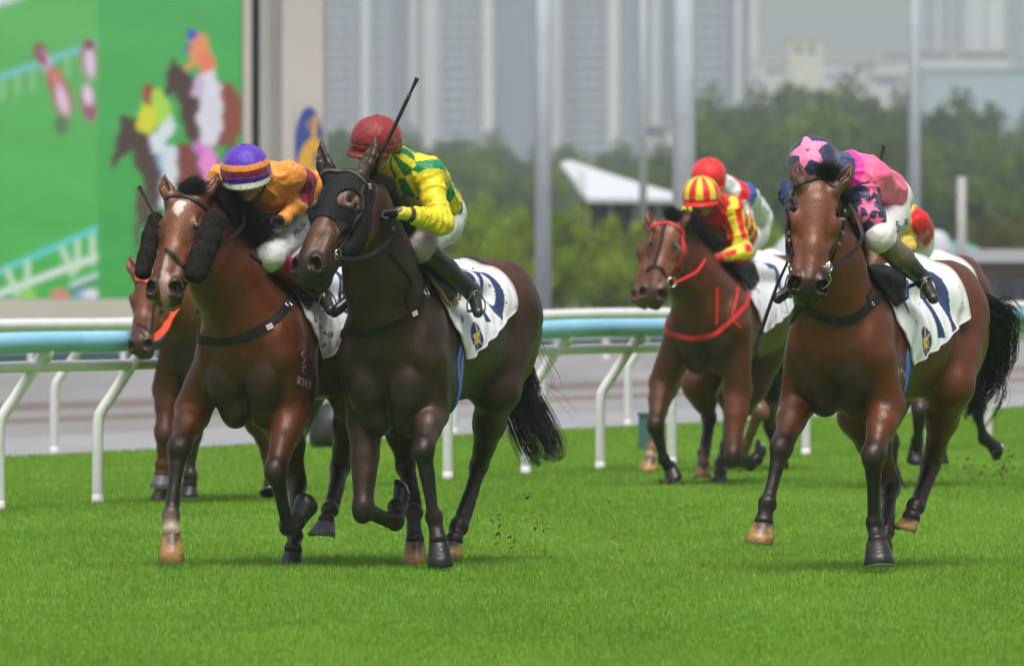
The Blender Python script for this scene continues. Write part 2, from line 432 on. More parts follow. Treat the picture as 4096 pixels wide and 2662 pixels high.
# ---- soft-edged flat pictures (the big video screen shows the race; the column carries a sign)
def paint(name, x0, x1, y0, y1, Y, nx, ny, fn, m, parent, blur=0):
    """a flat sheet at depth Y whose print is given by fn(px, py) -> rgb arrays"""
    gx = np.linspace(x0, x1, nx); gy = np.linspace(y0, y1, ny)
    PX, PY = np.meshgrid(gx, gy); V = np.stack([(PX-2048)*Y/F, np.full(PX.shape, Y), CAMZ-(PY-HY)*Y/F], -1).reshape(-1, 3)
    i = np.arange(nx*ny).reshape(ny, nx); Q = np.stack([i[1:, :-1], i[1:, 1:], i[:-1, 1:], i[:-1, :-1]], -1).reshape(-1, 4)
    col = fn(PX.ravel(), PY.ravel()).reshape(ny, nx, 3)
    for _ in range(3 if blur else 0):                       # the feed itself is a soft video picture
        for ax in (0, 1):
            P_ = np.pad(col, [(blur, blur) if a == ax else (0, 0) for a in range(3)], mode='edge'); col = sum(np.take(P_, range(k, k+col.shape[ax]), axis=ax) for k in range(2*blur+1))/(2*blur+1)
    return link(name, mesh_np(name, V, Q, False, col.reshape(-1, 3)), m, parent)
def blob(c, PX, PY, cx, cy, rx, ry, rot, colr, soft=.25):
    a = R(rot); x = (PX-cx)*math.cos(a)+(PY-cy)*math.sin(a); y = -(PX-cx)*math.sin(a)+(PY-cy)*math.cos(a)
    d = np.sqrt((x/rx)**2+(y/ry)**2); w = np.clip((1+soft-d)/(2*soft), 0, 1); w = w*w*(3-2*w)
    c[:] = c*(1-w[:, None])+np.array(colr[:3])*w[:, None]
def bar(c, PX, PY, x0, y0, x1, y1, hw, colr, soft=6):
    d = np.array([x1-x0, y1-y0], float); l = np.hypot(*d); t = np.clip(((PX-x0)*d[0]+(PY-y0)*d[1])/l**2, 0, 1)
    ds = np.hypot(PX-x0-t*d[0], PY-y0-t*d[1]); w = np.clip((hw+soft-ds)/(2*soft), 0, 1); w = w*w*(3-2*w)
    c[:] = c*(1-w[:, None])+np.array(colr[:3])*w[:, None]
C = srgb
def screen_pic(PX, PY):
    c = np.zeros((len(PX), 3)); L = PX < 392
    g1 = np.array(C(104, 192, 104)[:3]); g2 = np.array(C(74, 184, 78)[:3]); g3 = np.array(C(84, 182, 96)[:3]); g4 = np.array(C(60, 172, 74)[:3])
    t = np.clip(PY/1190, 0, 1)[:, None]
    c[:] = np.where(L[:, None], g1*(1-t)+g2*t, g3*(1-t)+g4*t)
    n = np.sin(PY*.05+PX*.008+2*np.sin(PX*.011))*np.sin(PX*.017+PY*.012)*.5+np.sin(PY*.021-PX*.004)*.5
    c *= (1+.06*n)[:, None]
    n2 = np.sin(PY*.16+PX*.03+np.sin(PX*.02)*2)*np.sin(PX*.009); c *= (1+.025*n2)[:, None]
    def P(z): return z/1.289
    # left feed: distant runners and a rail
    cl = c.copy()
    bar(cl, PX, PY, -60, 330, 392, 172, 15, C(120, 205, 200))
    for x in (10, 70, 128, 200, 270, 330): bar(cl, PX, PY, x, 330-x*.35, x, 400-x*.35, 9, C(150, 205, 150), 10)
    for (x, y, rx, ry, ro, col) in ((165, 215, 28, 45, -20, C(140, 60, 70)), (185, 255, 22, 55, -22, C(215, 190, 215)), (170, 235, 12, 30, -22, C(150, 50, 60)), (225, 330, 34, 60, -20, C(150, 70, 70)), (228, 325, 26, 45, -20, C(235, 140, 110)),
                (250, 395, 38, 75, -14, C(175, 90, 110)), (250, 400, 22, 66, -14, C(235, 205, 230)), (247, 500, 30, 40, 0, C(92, 130, 92)), (357, 240, 34, 70, -5, C(175, 110, 120)), (360, 250, 20, 62, -5, C(230, 215, 235)), (356, 180, 22, 20, 0, C(150, 60, 80)),
                (352, 410, 32, 68, -10, C(165, 100, 120)), (352, 385, 20, 45, -10, C(235, 220, 240)), (362, 450, 22, 30, -10, C(165, 90, 120))):
        blob(cl, PX, PY, x, y, rx, ry, ro, col, .5)
    bar(cl, PX, PY, -60, 1110, 392, 912, 15, C(100, 212, 205))
    bar(cl, PX, PY, -60, 1195, 392, 1025, 14, C(225, 240, 232))
    for x in (30, 110, 250, 310, 370): bar(cl, PX, PY, x, 1095-x*.40, x+ (40 if x in (30, 250) else 0), 1190-x*.38, 12, C(205, 235, 205), 9)
    bar(cl, PX, PY, 290, 1140, 392, 1100, 14, C(190, 225, 215)); bar(cl, PX, PY, 280, 1165, 392, 1120, 7, C(40, 90, 80))
    for x, y, col in ((240, 1180, C(235, 130, 130)), (330, 1180, C(120, 170, 220)), (365, 1178, C(235, 235, 250)), (110, 1180, C(150, 225, 90))): blob(cl, PX, PY, x, y, 36, 22, 0, col, .5)
    blob(cl, PX, PY, -40, -60, 260, 90, -14, C(225, 225, 240), .18)
    # right feed: two horses and riders
    cr = c.copy(); z = 1.289
    def poly(colr, *pts):
        p = [(x/z, y/z) for x, y in pts]; m = np.zeros(len(PX), bool); k = len(p)
        wx = PX+5*np.sin(PY*.07)+3*np.sin(PY*.19+PX*.05); wy = PY+4*np.sin(PX*.08)
        for a in range(k):
            (x1, y1), (x2, y2) = p[a], p[(a+1) % k]
            if y1 == y2: continue
            m ^= ((y1 > wy) != (y2 > wy)) & (wx < (x2-x1)*(wy-y1)/(y2-y1)+x1)
        cr[m] = np.array(C(*colr)[:3])
    bay, dk = (132, 70, 58), (82, 62, 56)
    poly((150, 80, 66), (1120, 425), (1190, 425), (1240, 500), (1252, 610), (1225, 740), (1150, 760), (1060, 700)); poly((70, 120, 70), (1160, 740), (1215, 735), (1200, 900), (1150, 860))
    poly(dk, (845, 480), (862, 380), (878, 320), (885, 280), (905, 330), (950, 360), (1010, 400), (1060, 520), (1070, 700), (1000, 730), (950, 700), (925, 560), (905, 470), (860, 505))
    poly((110, 70, 60), (1000, 640), (1130, 640), (1140, 760), (1010, 745))
    poly((228, 228, 240), (1040, 480), (1140, 430), (1148, 640), (1120, 750), (1045, 745), (1015, 620)); poly((215, 190, 220), (995, 410), (1060, 370), (1085, 440), (1040, 505), (988, 490)); poly((232, 232, 244), (1040, 380), (1112, 345), (1118, 470), (1060, 500))
    poly((240, 158, 104), (978, 215), (1015, 165), (1058, 185), (1090, 260), (1112, 350), (1050, 390), (1020, 330), (985, 345), (955, 375), (950, 335), (985, 300), (972, 262)); poly((244, 132, 100), (1020, 280), (1090, 280), (1100, 350), (1040, 385)); poly((222, 110, 140), (985, 205), (1000, 250), (975, 260))
    poly((84, 88, 196), (958, 175), (975, 148), (1005, 150), (1022, 172), (1000, 200), (965, 200)); poly((74, 84, 190), (955, 235), (975, 230), (980, 275), (960, 275))
    poly(bay, (860, 760), (960, 735), (1100, 770), (1150, 860), (1120, 960), (960, 980), (860, 960)); poly((244, 150, 222), (1030, 740), (1080, 750), (1125, 820), (1130, 910), (1050, 960), (1030, 860)); poly((206, 130, 206), (990, 745), (1035, 725), (1045, 790), (1000, 800))
    poly(dk, (585, 870), (575, 810), (600, 740), (618, 640), (625, 590), (650, 598), (720, 610), (790, 700), (860, 800), (850, 960), (830, 1060), (770, 1090), (750, 960), (700, 860), (680, 770), (630, 810), (600, 860))
    poly((92, 76, 62), (700, 960), (780, 1000), (770, 1130), (730, 1180), (705, 1290), (690, 1290), (700, 1140)); poly((80, 92, 60), (800, 1040), (840, 1060), (830, 1150), (800, 1140))
    poly((222, 232, 240), (800, 770), (905, 742), (918, 860), (905, 960), (850, 1080), (820, 1060), (835, 920)); poly((228, 236, 242), (775, 700), (840, 640), (890, 580), (902, 650), (870, 720), (820, 790), (780, 790)); poly((120, 180, 215), (815, 800), (835, 800), (840, 900), (825, 900))
    poly((178, 228, 84), (790, 455), (830, 460), (870, 520), (880, 580), (850, 640), (800, 660), (770, 560)); poly((224, 226, 52), (725, 545), (775, 530), (810, 590), (800, 640), (765, 695), (715, 680), (692, 655), (715, 620)); poly((172, 56, 58), (742, 450), (762, 426), (785, 432), (792, 470), (775, 540), (750, 545), (742, 500))
    c = np.where(L[:, None], cl, cr)
    return c
M_screen = mat('screen_glow', rough=.4, attr=True, spec=.2)
_b = M_screen.node_tree.nodes['Principled BSDF']; _a = [n for n in M_screen.node_tree.nodes if n.type == 'ATTRIBUTE'][0]
_b.inputs['Base Color'].default_value = (.01, .01, .01, 1)
for l_ in list(M_screen.node_tree.links):
    if l_.to_socket == _b.inputs['Base Color']: M_screen.node_tree.links.remove(l_)
M_screen.node_tree.links.new(_a.outputs['Color'], _b.inputs['Emission Color']); _b.inputs['Emission Strength'].default_value = .62
M_steel = mat('dark_steel', (.10, .11, .13, 1), .6)
M_beige = mat('beige_panel', (.50, .47, .42, 1), .75, noise=(.4, .06))
M_beige2 = mat('grey_panel', (.46, .46, .44, 1), .75, noise=(.5, .05))
YS = 175
root = empty('video_screen', W(480, 1260, YS), label='giant video wall showing the race on two green feeds, at the left', cat='screen')
paint('display', -1500, 968, -1200, 1192, YS, 620, 600, screen_pic, M_screen, root, blur=1)
def pbox(name, x0, x1, y0, y1, Y, depth, m, root=None, bev=0, **k):
    a = W(x0, y1, Y); b = W(x1, y0, Y); mb = MB()
    mb.box(((a.x+b.x)/2, Y+depth/2, (a.z+b.z)/2), (b.x-a.x, depth, b.z-a.z), bev=bev)
    return mb.build(name, m, root, **k)
pbox('housing', -1520, 975, -1230, 1200, YS+.15, 3, M_steel, root)
pbox('plinth', -1520, 990, 1195, 1420, YS-.6, 4, M_beige, root)
root = empty('screen_pylon', W(1130, 1370, YS-1), label='beige pylon beside the video wall with a blue and yellow oval sign', cat='pylon')
pbox('side_panel', 972, 1006, -900, 1400, YS-1.0, 3, M_beige, root)
pbox('recess', 1004, 1042, -900, 1400, YS-.3, 2, M_steel, root)
for i, x in enumerate((1040, 1062, 1084, 1106)): pbox('fin', x, x+20, -900, 1400, YS-1.0-.04*(i % 2), 3, M_beige2, root)
pbox('main_panel', 1128, 1292, -900, 1400, YS-1.5, 3.2, M_beige, root)
def sign_pic(PX, PY):
    c = np.tile(np.array((.50, .47, .42)), (len(PX), 1))
    blob(c, PX, PY, 1236, 590, 58, 162, 0, C(42, 66, 140), .05)
    y = C(214, 160, 40)
    blob(c, PX, PY, 1240, 640, 46, 88, 14, y, .08); blob(c, PX, PY, 1248, 640, 20, 44, 14, C(60, 74, 120), .2)
    bar(c, PX, PY, 1262, 470, 1236, 720, 9, y, 3); bar(c, PX, PY, 1206, 700, 1270, 560, 8, y, 3); blob(c, PX, PY, 1238, 500, 16, 22, 0, C(140, 110, 120), .3)
    return c
M_print = mat('printed_sign', rough=.6, attr=True)
paint('sign_print', 1180, 1291, 420, 760, YS-1.53, 60, 180, sign_pic, M_print, root)

# ---- light masts and poles
M_pole = mat('galvanised_pole', (.42, .46, .50, 1), .5, metal=.0, noise=(3, .08))
M_pole2 = mat('weathered_post', (.36, .35, .335, 1), .6, noise=(4, .08))
def pole(px, w, ptop, pbase, Y, label, m=M_pole):
    b = W(px, pbase, Y); b.z = 0; t = W(px, ptop, Y); r = w*Y/F/2
    root = empty('light_mast', b, label=label, cat='mast')
    mb = MB(); mb.tube([b, (t+b)/2, t], [r*1.12, r*1.02, r*.92], 20); mb.build('shaft', m, root)
    mb = MB(); mb.box(b+Vector((0, 0, .12)), (r*4, r*4, .24), bev=.02)
    mb.tube([b+Vector((0, 0, .2)), b+Vector((0, 0, .6))], [r*1.5, r*1.3], 16); mb.build('base_flange', m, root)
pole(2172, 62, -700, 1200, 170, 'grey light mast right of the green and yellow jockey')
pole(2736, 88, -700, 1200, 150, 'thickest pale light mast directly behind the red and yellow jockey')
pole(2572, 30, -500, 1200, 260, 'thin blue-grey mast left of the thickest light mast')
pole(3658, 46, -700, 1150, 190, 'grey light mast above the pink and navy jockey')
pole(3846, 38, 708, 1150, 190, 'short pale post at the right in front of the low building', M_pole2)

# ---- canopies, tents, low buildings
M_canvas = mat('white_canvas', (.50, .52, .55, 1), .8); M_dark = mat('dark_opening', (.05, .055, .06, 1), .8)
M_teal = mat('teal_canvas', (.09, .30, .26, 1), .7); M_roof = mat('grey_roof', (.40, .40, .42, 1), .7); M_brown = mat('brown_wall', (.22, .17, .15, 1), .8, noise=(.3, .1))
def canopy():
    Y = 300; root = empty('pavilion', W(2450, 800, Y), label='pavilion with a sloping white canvas roof between the masts', cat='pavilion')
    e = [W(2240, 652, Y+3), W(2280, 640, Y+5), W(2470, 705, Y+5), W(2720, 778, Y+3), W(2740, 794, Y), W(2350, 792, Y), W(2300, 725, Y)]
    mb = MB(); n = len(e); c = W(2340, 672, Y+4)
    vs = e+[c]+[p-Vector((0, 0, .12)) for p in e]
    fs = [(i, (i+1) % n, n) for i in range(n)]+[(i, n+1+i, n+1+(i+1) % n, (i+1) % n) for i in range(n)]+[tuple(range(2*n, n, -1))]
    mb.add(vs, fs); mb.build('canopy', M_canvas, root)
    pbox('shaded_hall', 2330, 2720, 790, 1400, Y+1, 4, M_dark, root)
    for x in (2345, 2440, 2535, 2630, 2715): pbox('column', x, x+9, 790, 1400, Y+.2, .08, M_pole2, root)
canopy()
def dome(px, py, w, h, Y, m, label, name='marquee'):
    root = empty(name, W(px, py, Y), label=label, cat='tent')
    mb = MB(); r = w*Y/F/2; hh = h*Y/F; c = W(px, py, Y); n = 24; mm = 10; vs = []; fs = []
    for j in range(mm+1):
        a = j/mm*math.pi/2
        for i in range(n): t = 2*math.pi*i/n; vs.append(c+Vector((r*math.cos(a)*math.cos(t), r*.8*math.cos(a)*math.sin(t), hh*math.sin(a))))
    for j in range(mm):
        for i in range(n): fs.append((j*n+i, j*n+(i+1) % n, (j+1)*n+(i+1) % n, (j+1)*n+i))
    mb.add(vs, fs, True); mb.build('dome', m, root)
    mb = MB(); mb.tube([c-Vector((0, 0, c.z)), c], r, 24); mb.build('drum_wall', m, root)
dome(3190, 1080, 230, 150, 180, M_canvas, 'white domed marquee behind the muzzle of the right-hand horse')
dome(3745, 1010, 130, 90, 215, M_canvas, 'small white dome just right of the yellow and red jockey')
def tentp(px, py, w, h, Y, m, label):
    root = empty('tent', W(px, py, Y), label=label, cat='tent'); a = W(px-w/2, py, Y); b = W(px+w/2, py, Y); t = W(px-w*.1, py-h, Y+2); d = Vector((0, 4, 0))
    mb = MB(); mb.add([a, b, b+d, a+d, t], [(0, 1, 4), (1, 2, 4), (2, 3, 4), (3, 0, 4), (3, 2, 1, 0)]); mb.build('peaked_top', m, root)
    mb = MB(); mb.box(((a.x+b.x)/2, Y+2, a.z/2), (b.x-a.x, 3.8, a.z)); mb.build('wall', m, root)
tentp(3855, 1010, 190, 55, 235, M_teal, 'low teal tent behind the short pale post')
root = empty('low_building', W(3850, 1230, 200), label='long low building with a grey flat roof and dark windows at the right', cat='building')
pbox('roof', 3580, 4600, 1000, 1048, 199.3, 9, M_roof, root); pbox('upper_wall', 3590, 4600, 1048, 1100, 200, 8, M_brown, root)
pbox('lower_wall', 3590, 4600, 1100, 1500, 200.2, 8, mat('pinkish_wall', (.42, .38, .36, 1), .8), root)
M_glass = mat('window_glass', (.10, .115, .15, 1), .2)
for x in (3620, 3700, 3790, 3890, 3990, 4080, 4170, 4270):
    f = pbox('window', x, x+78, 1118, 1212, 200.1, .25, mat('window_frame', (.5, .5, .5, 1), .5) if x == 3620 else bpy.data.materials['window_frame'], root)
    for q in (0, 1): pbox('pane', x+5+q*36, x+37+q*36, 1124, 1206, 200.06, .03, M_glass, f)
# small kit beside the rails
M_crate = mat('teal_crate', (.045, .12, .12, 1), .6); M_tarp = mat('black_tarpaulin', (.012, .013, .015, 1), .5)
b = W(2592, 1700, 92); b.z = 0; root = empty('crate', b, label='small dark teal crate left of the red-bridled horse by the rail', cat='crate')
mb = MB(); mb.box(b+Vector((0, 0, .14)), (.15, .3, .28), bev=.01); mb.build('box_body', M_crate, root); mb = MB(); mb.box(b+Vector((0, 0, .295)), (.17, .32, .03), bev=.005); mb.build('lid', M_crate, root)
b = W(1325, 1740, 93); b.z = 0; root = empty('covered_equipment', b, label='black covered equipment low behind the rail between the two left horses', cat='equipment')
s_ = SDF(); s_.ell(b+Vector((0, 0, .16)), (.17, .2, .22), k=.05); s_.ell(b+Vector((-.06, 0, .1)), (.12, .2, .16), k=.05); s_.ell(b+Vector((.1, 0, .08)), (.1, .2, .12), k=.05)
V, Q = s_.mesh(.02); V[:, 2] += fnoise(V, 18, 2)*.01; link('tarpaulin', mesh_np('tarpaulin', V, Q), M_tarp, root)
# teal windbreak with posts far beyond the sand
root = empty('windbreak', (-5, course(170, -5), 0), label='low dark green windbreak beyond the distant rail', cat='fence')
x0, x1 = -9, 16
for j in range(12):
    xa, xb = x0+(x1-x0)*j/12, x0+(x1-x0)*(j+1)/12-.06
    A, B = Vector((xa, course(168, xa), .02)), Vector((xb, course(168, xb), .02)); mb = MB()
    mb.add([A, B, B+Vector((0, 0, .42)), A+Vector((0, 0, .42)), A+Vector((0, .05, 0)), B+Vector((0, .05, 0)), B+Vector((0, .05, .42)), A+Vector((0, .05, .42))], [(0,1,2,3),(7,6,5,4),(3,2,6,7),(0,3,7,4),(1,5,6,2),(0,4,5,1)])
    mb.build('panel', M_crate if j % 3 else M_teal, root)

# ---- towers
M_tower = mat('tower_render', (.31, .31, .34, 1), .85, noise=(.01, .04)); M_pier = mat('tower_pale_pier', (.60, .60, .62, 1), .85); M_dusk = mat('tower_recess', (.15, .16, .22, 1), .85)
M_win = mat('tower_window', (.05, .065, .13, 1), .3)
M_sill = mat('tower_spandrel', (.50, .50, .53, 1), .85); M_cream = mat('cream_render', (.58, .54, .44, 1), .85); M_pink = mat('pale_wall', (.55, .52, .52, 1), .85); M_tealb = mat('teal_cladding', (.30, .40, .44, 1), .6)
YT = 2400; FL = 42*YT/F
def box_me(name, dx, dy, dz):
    mb = MB(); mb.box((0, 0, 0), (dx, dy, dz)); return mb.mesh(name)
_wm = {}
def inst(name, key, dims, loc, m, root, **k):
    if key not in _wm: _wm[key] = box_me(name, *dims); _wm[key].materials.append(m)
    o = bpy.data.objects.new(name, _wm[key]); COL.objects.link(o); o.parent = root; o.matrix_parent_inverse = WM(root).inverted(); o.location = loc
    return meta(o, **k)
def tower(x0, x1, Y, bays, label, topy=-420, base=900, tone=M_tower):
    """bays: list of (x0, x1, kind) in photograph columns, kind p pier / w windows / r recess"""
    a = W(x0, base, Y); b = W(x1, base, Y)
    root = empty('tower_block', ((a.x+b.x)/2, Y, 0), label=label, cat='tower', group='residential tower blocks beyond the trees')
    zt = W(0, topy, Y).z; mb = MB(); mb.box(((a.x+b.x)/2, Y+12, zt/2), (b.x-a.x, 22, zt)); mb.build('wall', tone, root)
    zr = W(0, 620, Y).z
    for (u, v, kd) in bays:
        A = W(u, 0, Y).x; B = W(v, 0, Y).x; w = B-A; cx = (A+B)/2
        if kd == 'p': mb = MB(); mb.box((cx, Y+.3, zt/2), (w, 2.4, zt-1)); mb.build('pier', M_pier, root)
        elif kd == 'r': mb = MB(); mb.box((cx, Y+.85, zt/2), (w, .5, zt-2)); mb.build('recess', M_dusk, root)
        else:
            nf = 17; nw = max(1, round((v-u)/62))
            for i in range(nf):
                z = W(0, 620-i*42, Y).z
                inst('spandrel', ('s', round(w, 2)), (w, .8, FL*.36), (cx, Y+.7, z-FL*.32), M_sill, root)
                for j in range(nw):
                    inst('window', ('w', round(w/nw, 2)), (w/nw*.80, .5, FL*.56), (A+w*(j+.5)/nw, Y+.8, z+FL*.14), M_win, root)
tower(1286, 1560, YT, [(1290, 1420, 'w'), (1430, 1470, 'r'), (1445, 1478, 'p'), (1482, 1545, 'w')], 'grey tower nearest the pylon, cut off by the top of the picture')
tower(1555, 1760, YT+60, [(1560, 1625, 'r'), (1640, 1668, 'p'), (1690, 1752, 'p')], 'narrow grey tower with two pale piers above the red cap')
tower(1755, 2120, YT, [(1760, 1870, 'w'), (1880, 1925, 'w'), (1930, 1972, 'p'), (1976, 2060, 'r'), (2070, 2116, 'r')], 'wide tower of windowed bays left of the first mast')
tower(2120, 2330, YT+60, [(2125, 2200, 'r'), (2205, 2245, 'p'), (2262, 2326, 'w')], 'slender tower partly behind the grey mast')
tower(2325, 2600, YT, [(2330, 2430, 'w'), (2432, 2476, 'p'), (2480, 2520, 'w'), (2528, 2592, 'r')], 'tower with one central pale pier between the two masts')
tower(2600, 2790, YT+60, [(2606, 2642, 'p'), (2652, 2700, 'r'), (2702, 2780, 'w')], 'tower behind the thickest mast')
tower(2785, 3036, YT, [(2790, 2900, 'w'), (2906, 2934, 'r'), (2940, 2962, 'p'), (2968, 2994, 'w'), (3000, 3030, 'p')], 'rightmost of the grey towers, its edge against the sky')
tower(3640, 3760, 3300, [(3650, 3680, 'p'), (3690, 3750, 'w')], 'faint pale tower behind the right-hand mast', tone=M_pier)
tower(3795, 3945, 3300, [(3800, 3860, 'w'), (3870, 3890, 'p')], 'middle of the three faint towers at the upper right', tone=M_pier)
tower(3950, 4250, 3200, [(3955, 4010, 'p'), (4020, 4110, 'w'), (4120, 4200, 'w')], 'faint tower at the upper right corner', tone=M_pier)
def block(x0, x1, y0, Y, m, label, name='building', win=None, dep=20):
    a = W(x0, 900, Y); root = empty(name, (W((x0+x1)/2, 0, Y).x, Y, 0), label=label, cat='building')
    pbox('wall', x0, x1, y0, 960+1.7*F/Y, Y, dep, m, root); pbox('parapet', x0-4, x1+4, y0-9, y0, Y-.4, dep, m, root)
    if win:
        for (u, v, p, q) in win: pbox('window_band', u, v, p, q, Y-.15, .4, M_win, root)
block(3020, 3420, 245, 2300, M_pink, 'pale low-rise block behind the trees right of the towers', win=[(3060, 3140, 275, 290), (3180, 3260, 275, 290), (3300, 3390, 300, 312)])
block(3155, 3290, 152, 2250, M_cream, 'cream stair tower rising above the low-rise block', win=[(3180, 3205, 180, 215), (3235, 3260, 180, 215)])
block(3400, 3620, 240, 2350, M_pink, 'pale stepped block right of the cream stair tower', win=[(3420, 3500, 262, 276), (3520, 3600, 300, 316)])
block(3500, 4040, 205, 2600, M_pink, 'wide pale building below the faint towers', win=[(3530, 3800, 205+12, 232), (3830, 4030, 218, 232)])
block(3700, 4500, 282, 2200, M_tealb, 'teal-clad building at the right edge above the trees')
block(3480, 3700, 300, 2250, M_pink, 'grey-white block left of the teal building', win=[(3500, 3590, 318, 334)])
block(2560, 2840, 500, 1400, M_pink, 'low white building at the foot of the towers', win=[(2580, 2660, 520, 540)])
# misty hill behind
def hill():
    n = 60; vs = []; fs = []
    for i in range(n):
        x = -2600+i*5200/(n-1); h = 330+120*math.sin(i*.23+1)+40*math.sin(i*.9)
        for j in range(6): vs.append((x, 5200+j*260, h*math.sin(min(j, 5)/5*1.5)-5))
    for i in range(n-1):
        for j in range(5): fs.append((i*6+j, (i+1)*6+j, (i+1)*6+j+1, i*6+j+1))
    me = bpy.data.meshes.new('hill'); me.from_pydata(vs, [], fs); me.polygons.foreach_set('use_smooth', [True]*len(fs))
    link('hill', me, mat('hill_cover', (.07, .09, .07, 1), .95), kind='structure')
hill()

# ---- trees
def leaf_mat(name):
    m = bpy.data.materials.new(name); m.use_nodes = True; N = m.node_tree.nodes; Lk = m.node_tree.links
    N.clear(); at = N.new('ShaderNodeAttribute'); at.attribute_name = 'Col'
    d = N.new('ShaderNodeBsdfDiffuse'); tr = N.new('ShaderNodeBsdfTranslucent'); mx = N.new('ShaderNodeMixShader'); mx.inputs[0].default_value = .3; o = N.new('ShaderNodeOutputMaterial')
    oi = N.new('ShaderNodeObjectInfo'); hs = N.new('ShaderNodeHueSaturation'); Lk.new(at.outputs[0], hs.inputs['Color'])
    mr = N.new('ShaderNodeMapRange'); mr.inputs[3].default_value = .78; mr.inputs[4].default_value = 1.25; Lk.new(oi.outputs['Random'], mr.inputs[0]); Lk.new(mr.outputs[0], hs.inputs['Value'])
    Lk.new(hs.outputs[0], d.inputs[0]); Lk.new(hs.outputs[0], tr.inputs[0]); Lk.new(d.outputs[0], mx.inputs[1]); Lk.new(tr.outputs[0], mx.inputs[2]); Lk.new(mx.outputs[0], o.inputs[0])
    return m
M_leaf = leaf_mat('leaf'); M_bark = mat('bark', (.11, .085, .065, 1), .9, noise=(6, .2))
def crown_mesh(name, seed, w, h, n, leaf, c0, c1, low=.15):
    """leaf-sized faces gathered in clumps through a crown of height 1*h and half-width w"""
    rg = np.random.RandomState(seed); cl = []
    k = 26
    while len(cl) < k:
        p = rg.uniform(-1, 1, 3)
        if (p**2).sum() < 1 and p[2] > -.75: cl.append(p)
    cl = np.array(cl); rad = rg.uniform(.22, .42, k); tone = rg.rand(k)
    ci = rg.randint(0, k, n); d = rg.normal(size=(n, 3)); d /= np.linalg.norm(d, axis=1)[:, None]
    rr = rad[ci]*(rg.rand(n)**.4); P = cl[ci]*.78+d*rr[:, None]
    P[:, 0] *= w; P[:, 1] *= w; P[:, 2] = low*h+(P[:, 2]*.5+.5)*h*(1-low)
    u = rg.normal(size=(n, 3)); u /= np.linalg.norm(u, axis=1)[:, None]
    v = np.cross(u, rg.normal(size=(n, 3))); v /= np.linalg.norm(v, axis=1)[:, None]
    s = leaf*rg.uniform(.6, 1.3, n)[:, None]
    V = np.stack([P-u*s, P-v*s*.55, P+u*s, P+v*s*.55], 1).reshape(-1, 3)
    t = np.clip(tone[ci]*.6+.4*rg.rand(n), 0, 1)[:, None]; c = np.array(c0)+(np.array(c1)-np.array(c0))*t
    return mesh_np(name, V, np.arange(4*n).reshape(-1, 4), False, np.repeat(c, 4, 0))
def trunk_mesh(seed, w, h):
    rg = random.Random(seed); mb = MB(); top = Vector((0, 0, h*.55))
    mb.tube([(0, 0, -.2), (.03*h, 0, h*.25), top], [h*.035, h*.024, h*.014], 8)
    for i in range(6):
        a = i*1.05+rg.random(); z = h*(.22+.06*i); e = Vector((math.cos(a)*w*.7, math.sin(a)*w*.7, z+h*.32))
        mb.tube([(0.02*h, 0, z), Vector((0, 0, z))*.4+e*.6+Vector((0, 0, -.04*h)), e], [h*.014, h*.009, h*.004], 6)
    return mb.mesh('trunk')
DK = ((.030, .075, .020), (.14, .215, .050)); MD = ((.045, .105, .020), (.20, .28, .050)); YG = ((.11, .19, .012), (.34, .43, .03)); OL = ((.09, .10, .02), (.20, .20, .04))
protos = {}
for key, (w, h, n, lf, cc, lo) in dict(far=(.55, 1, 4200, .030, DK, .12), mid=(.6, 1, 4200, .030, MD, .12), bush=(.62, 1, 5200, .026, YG, .02), olive=(.6, 1, 3600, .03, OL, .05)).items():
    protos[key] = [(crown_mesh('crown', 11*i+hash(len(key)) % 7, w, h, n, lf, cc[0], cc[1], lo), trunk_mesh(i, w, h)) for i in range(3)]
    for a, b in protos[key]: a.materials.append(M_leaf); b.materials.append(M_bark)
tno = [0]
def tree(px, ytop, Y, wid, key, label, group, name='tree'):
    b = W(px, 960, Y); b.z = 0; h = W(px, ytop, Y).z; tno[0] += 1
    root = empty(name, b, rz=rnd.random()*6, label=label, cat='tree' if key != 'bush' else 'bush', group=group)
    cm, tm = protos[key][tno[0] % 3]; sx = wid*Y/F/2/.6
    for nm, me in (('crown', cm), ('trunk', tm)):
        o = bpy.data.objects.new(nm, me); COL.objects.link(o); o.parent = root; o.scale = (sx, sx, h*1.13)
def where(px):
    for lim, t in ((1500, 'behind the leading jockey'), (1900, 'just right of the red cap'), (2120, 'left of the grey mast'), (2260, 'behind the grey mast'), (2520, 'between the two big masts'), (2700, 'left of the thickest mast'), (2860, 'behind the thickest mast'),
                   (3100, 'right of the red and yellow jockey'), (3350, 'above the pink and navy cap'), (3600, 'left of the right-hand mast'), (3760, 'behind the right-hand mast'), (3950, 'above the short pale post'), (9999, 'near the right edge')):
        if px < lim: return t
GRP = dict(bush='yellow-green shrubs in front of the wood', far='dark trees of the far wood', mid='mid-green trees of the wood', olive='olive shrubs near the low building')
ADJ = dict(bush='bright yellow-green shrub', far='dark green tree', mid='mid-green tree', olive='olive-brown shrub')
seen = {}
def T(px, ytop, Y, wid, key):
    row = {900: 'back row', 620: 'middle row', 760: 'back row', 560: 'middle row', 420: 'front row', 250: 'upper row', 228: 'lower row', 330: 'far row'}[Y]
    t = uniq('%s in the %s, %s' % (ADJ[key], row, spot(px)))
    tree(px, ytop, Y, wid, key, t, GRP[key], 'shrub' if key in ('bush', 'olive') else 'tree')
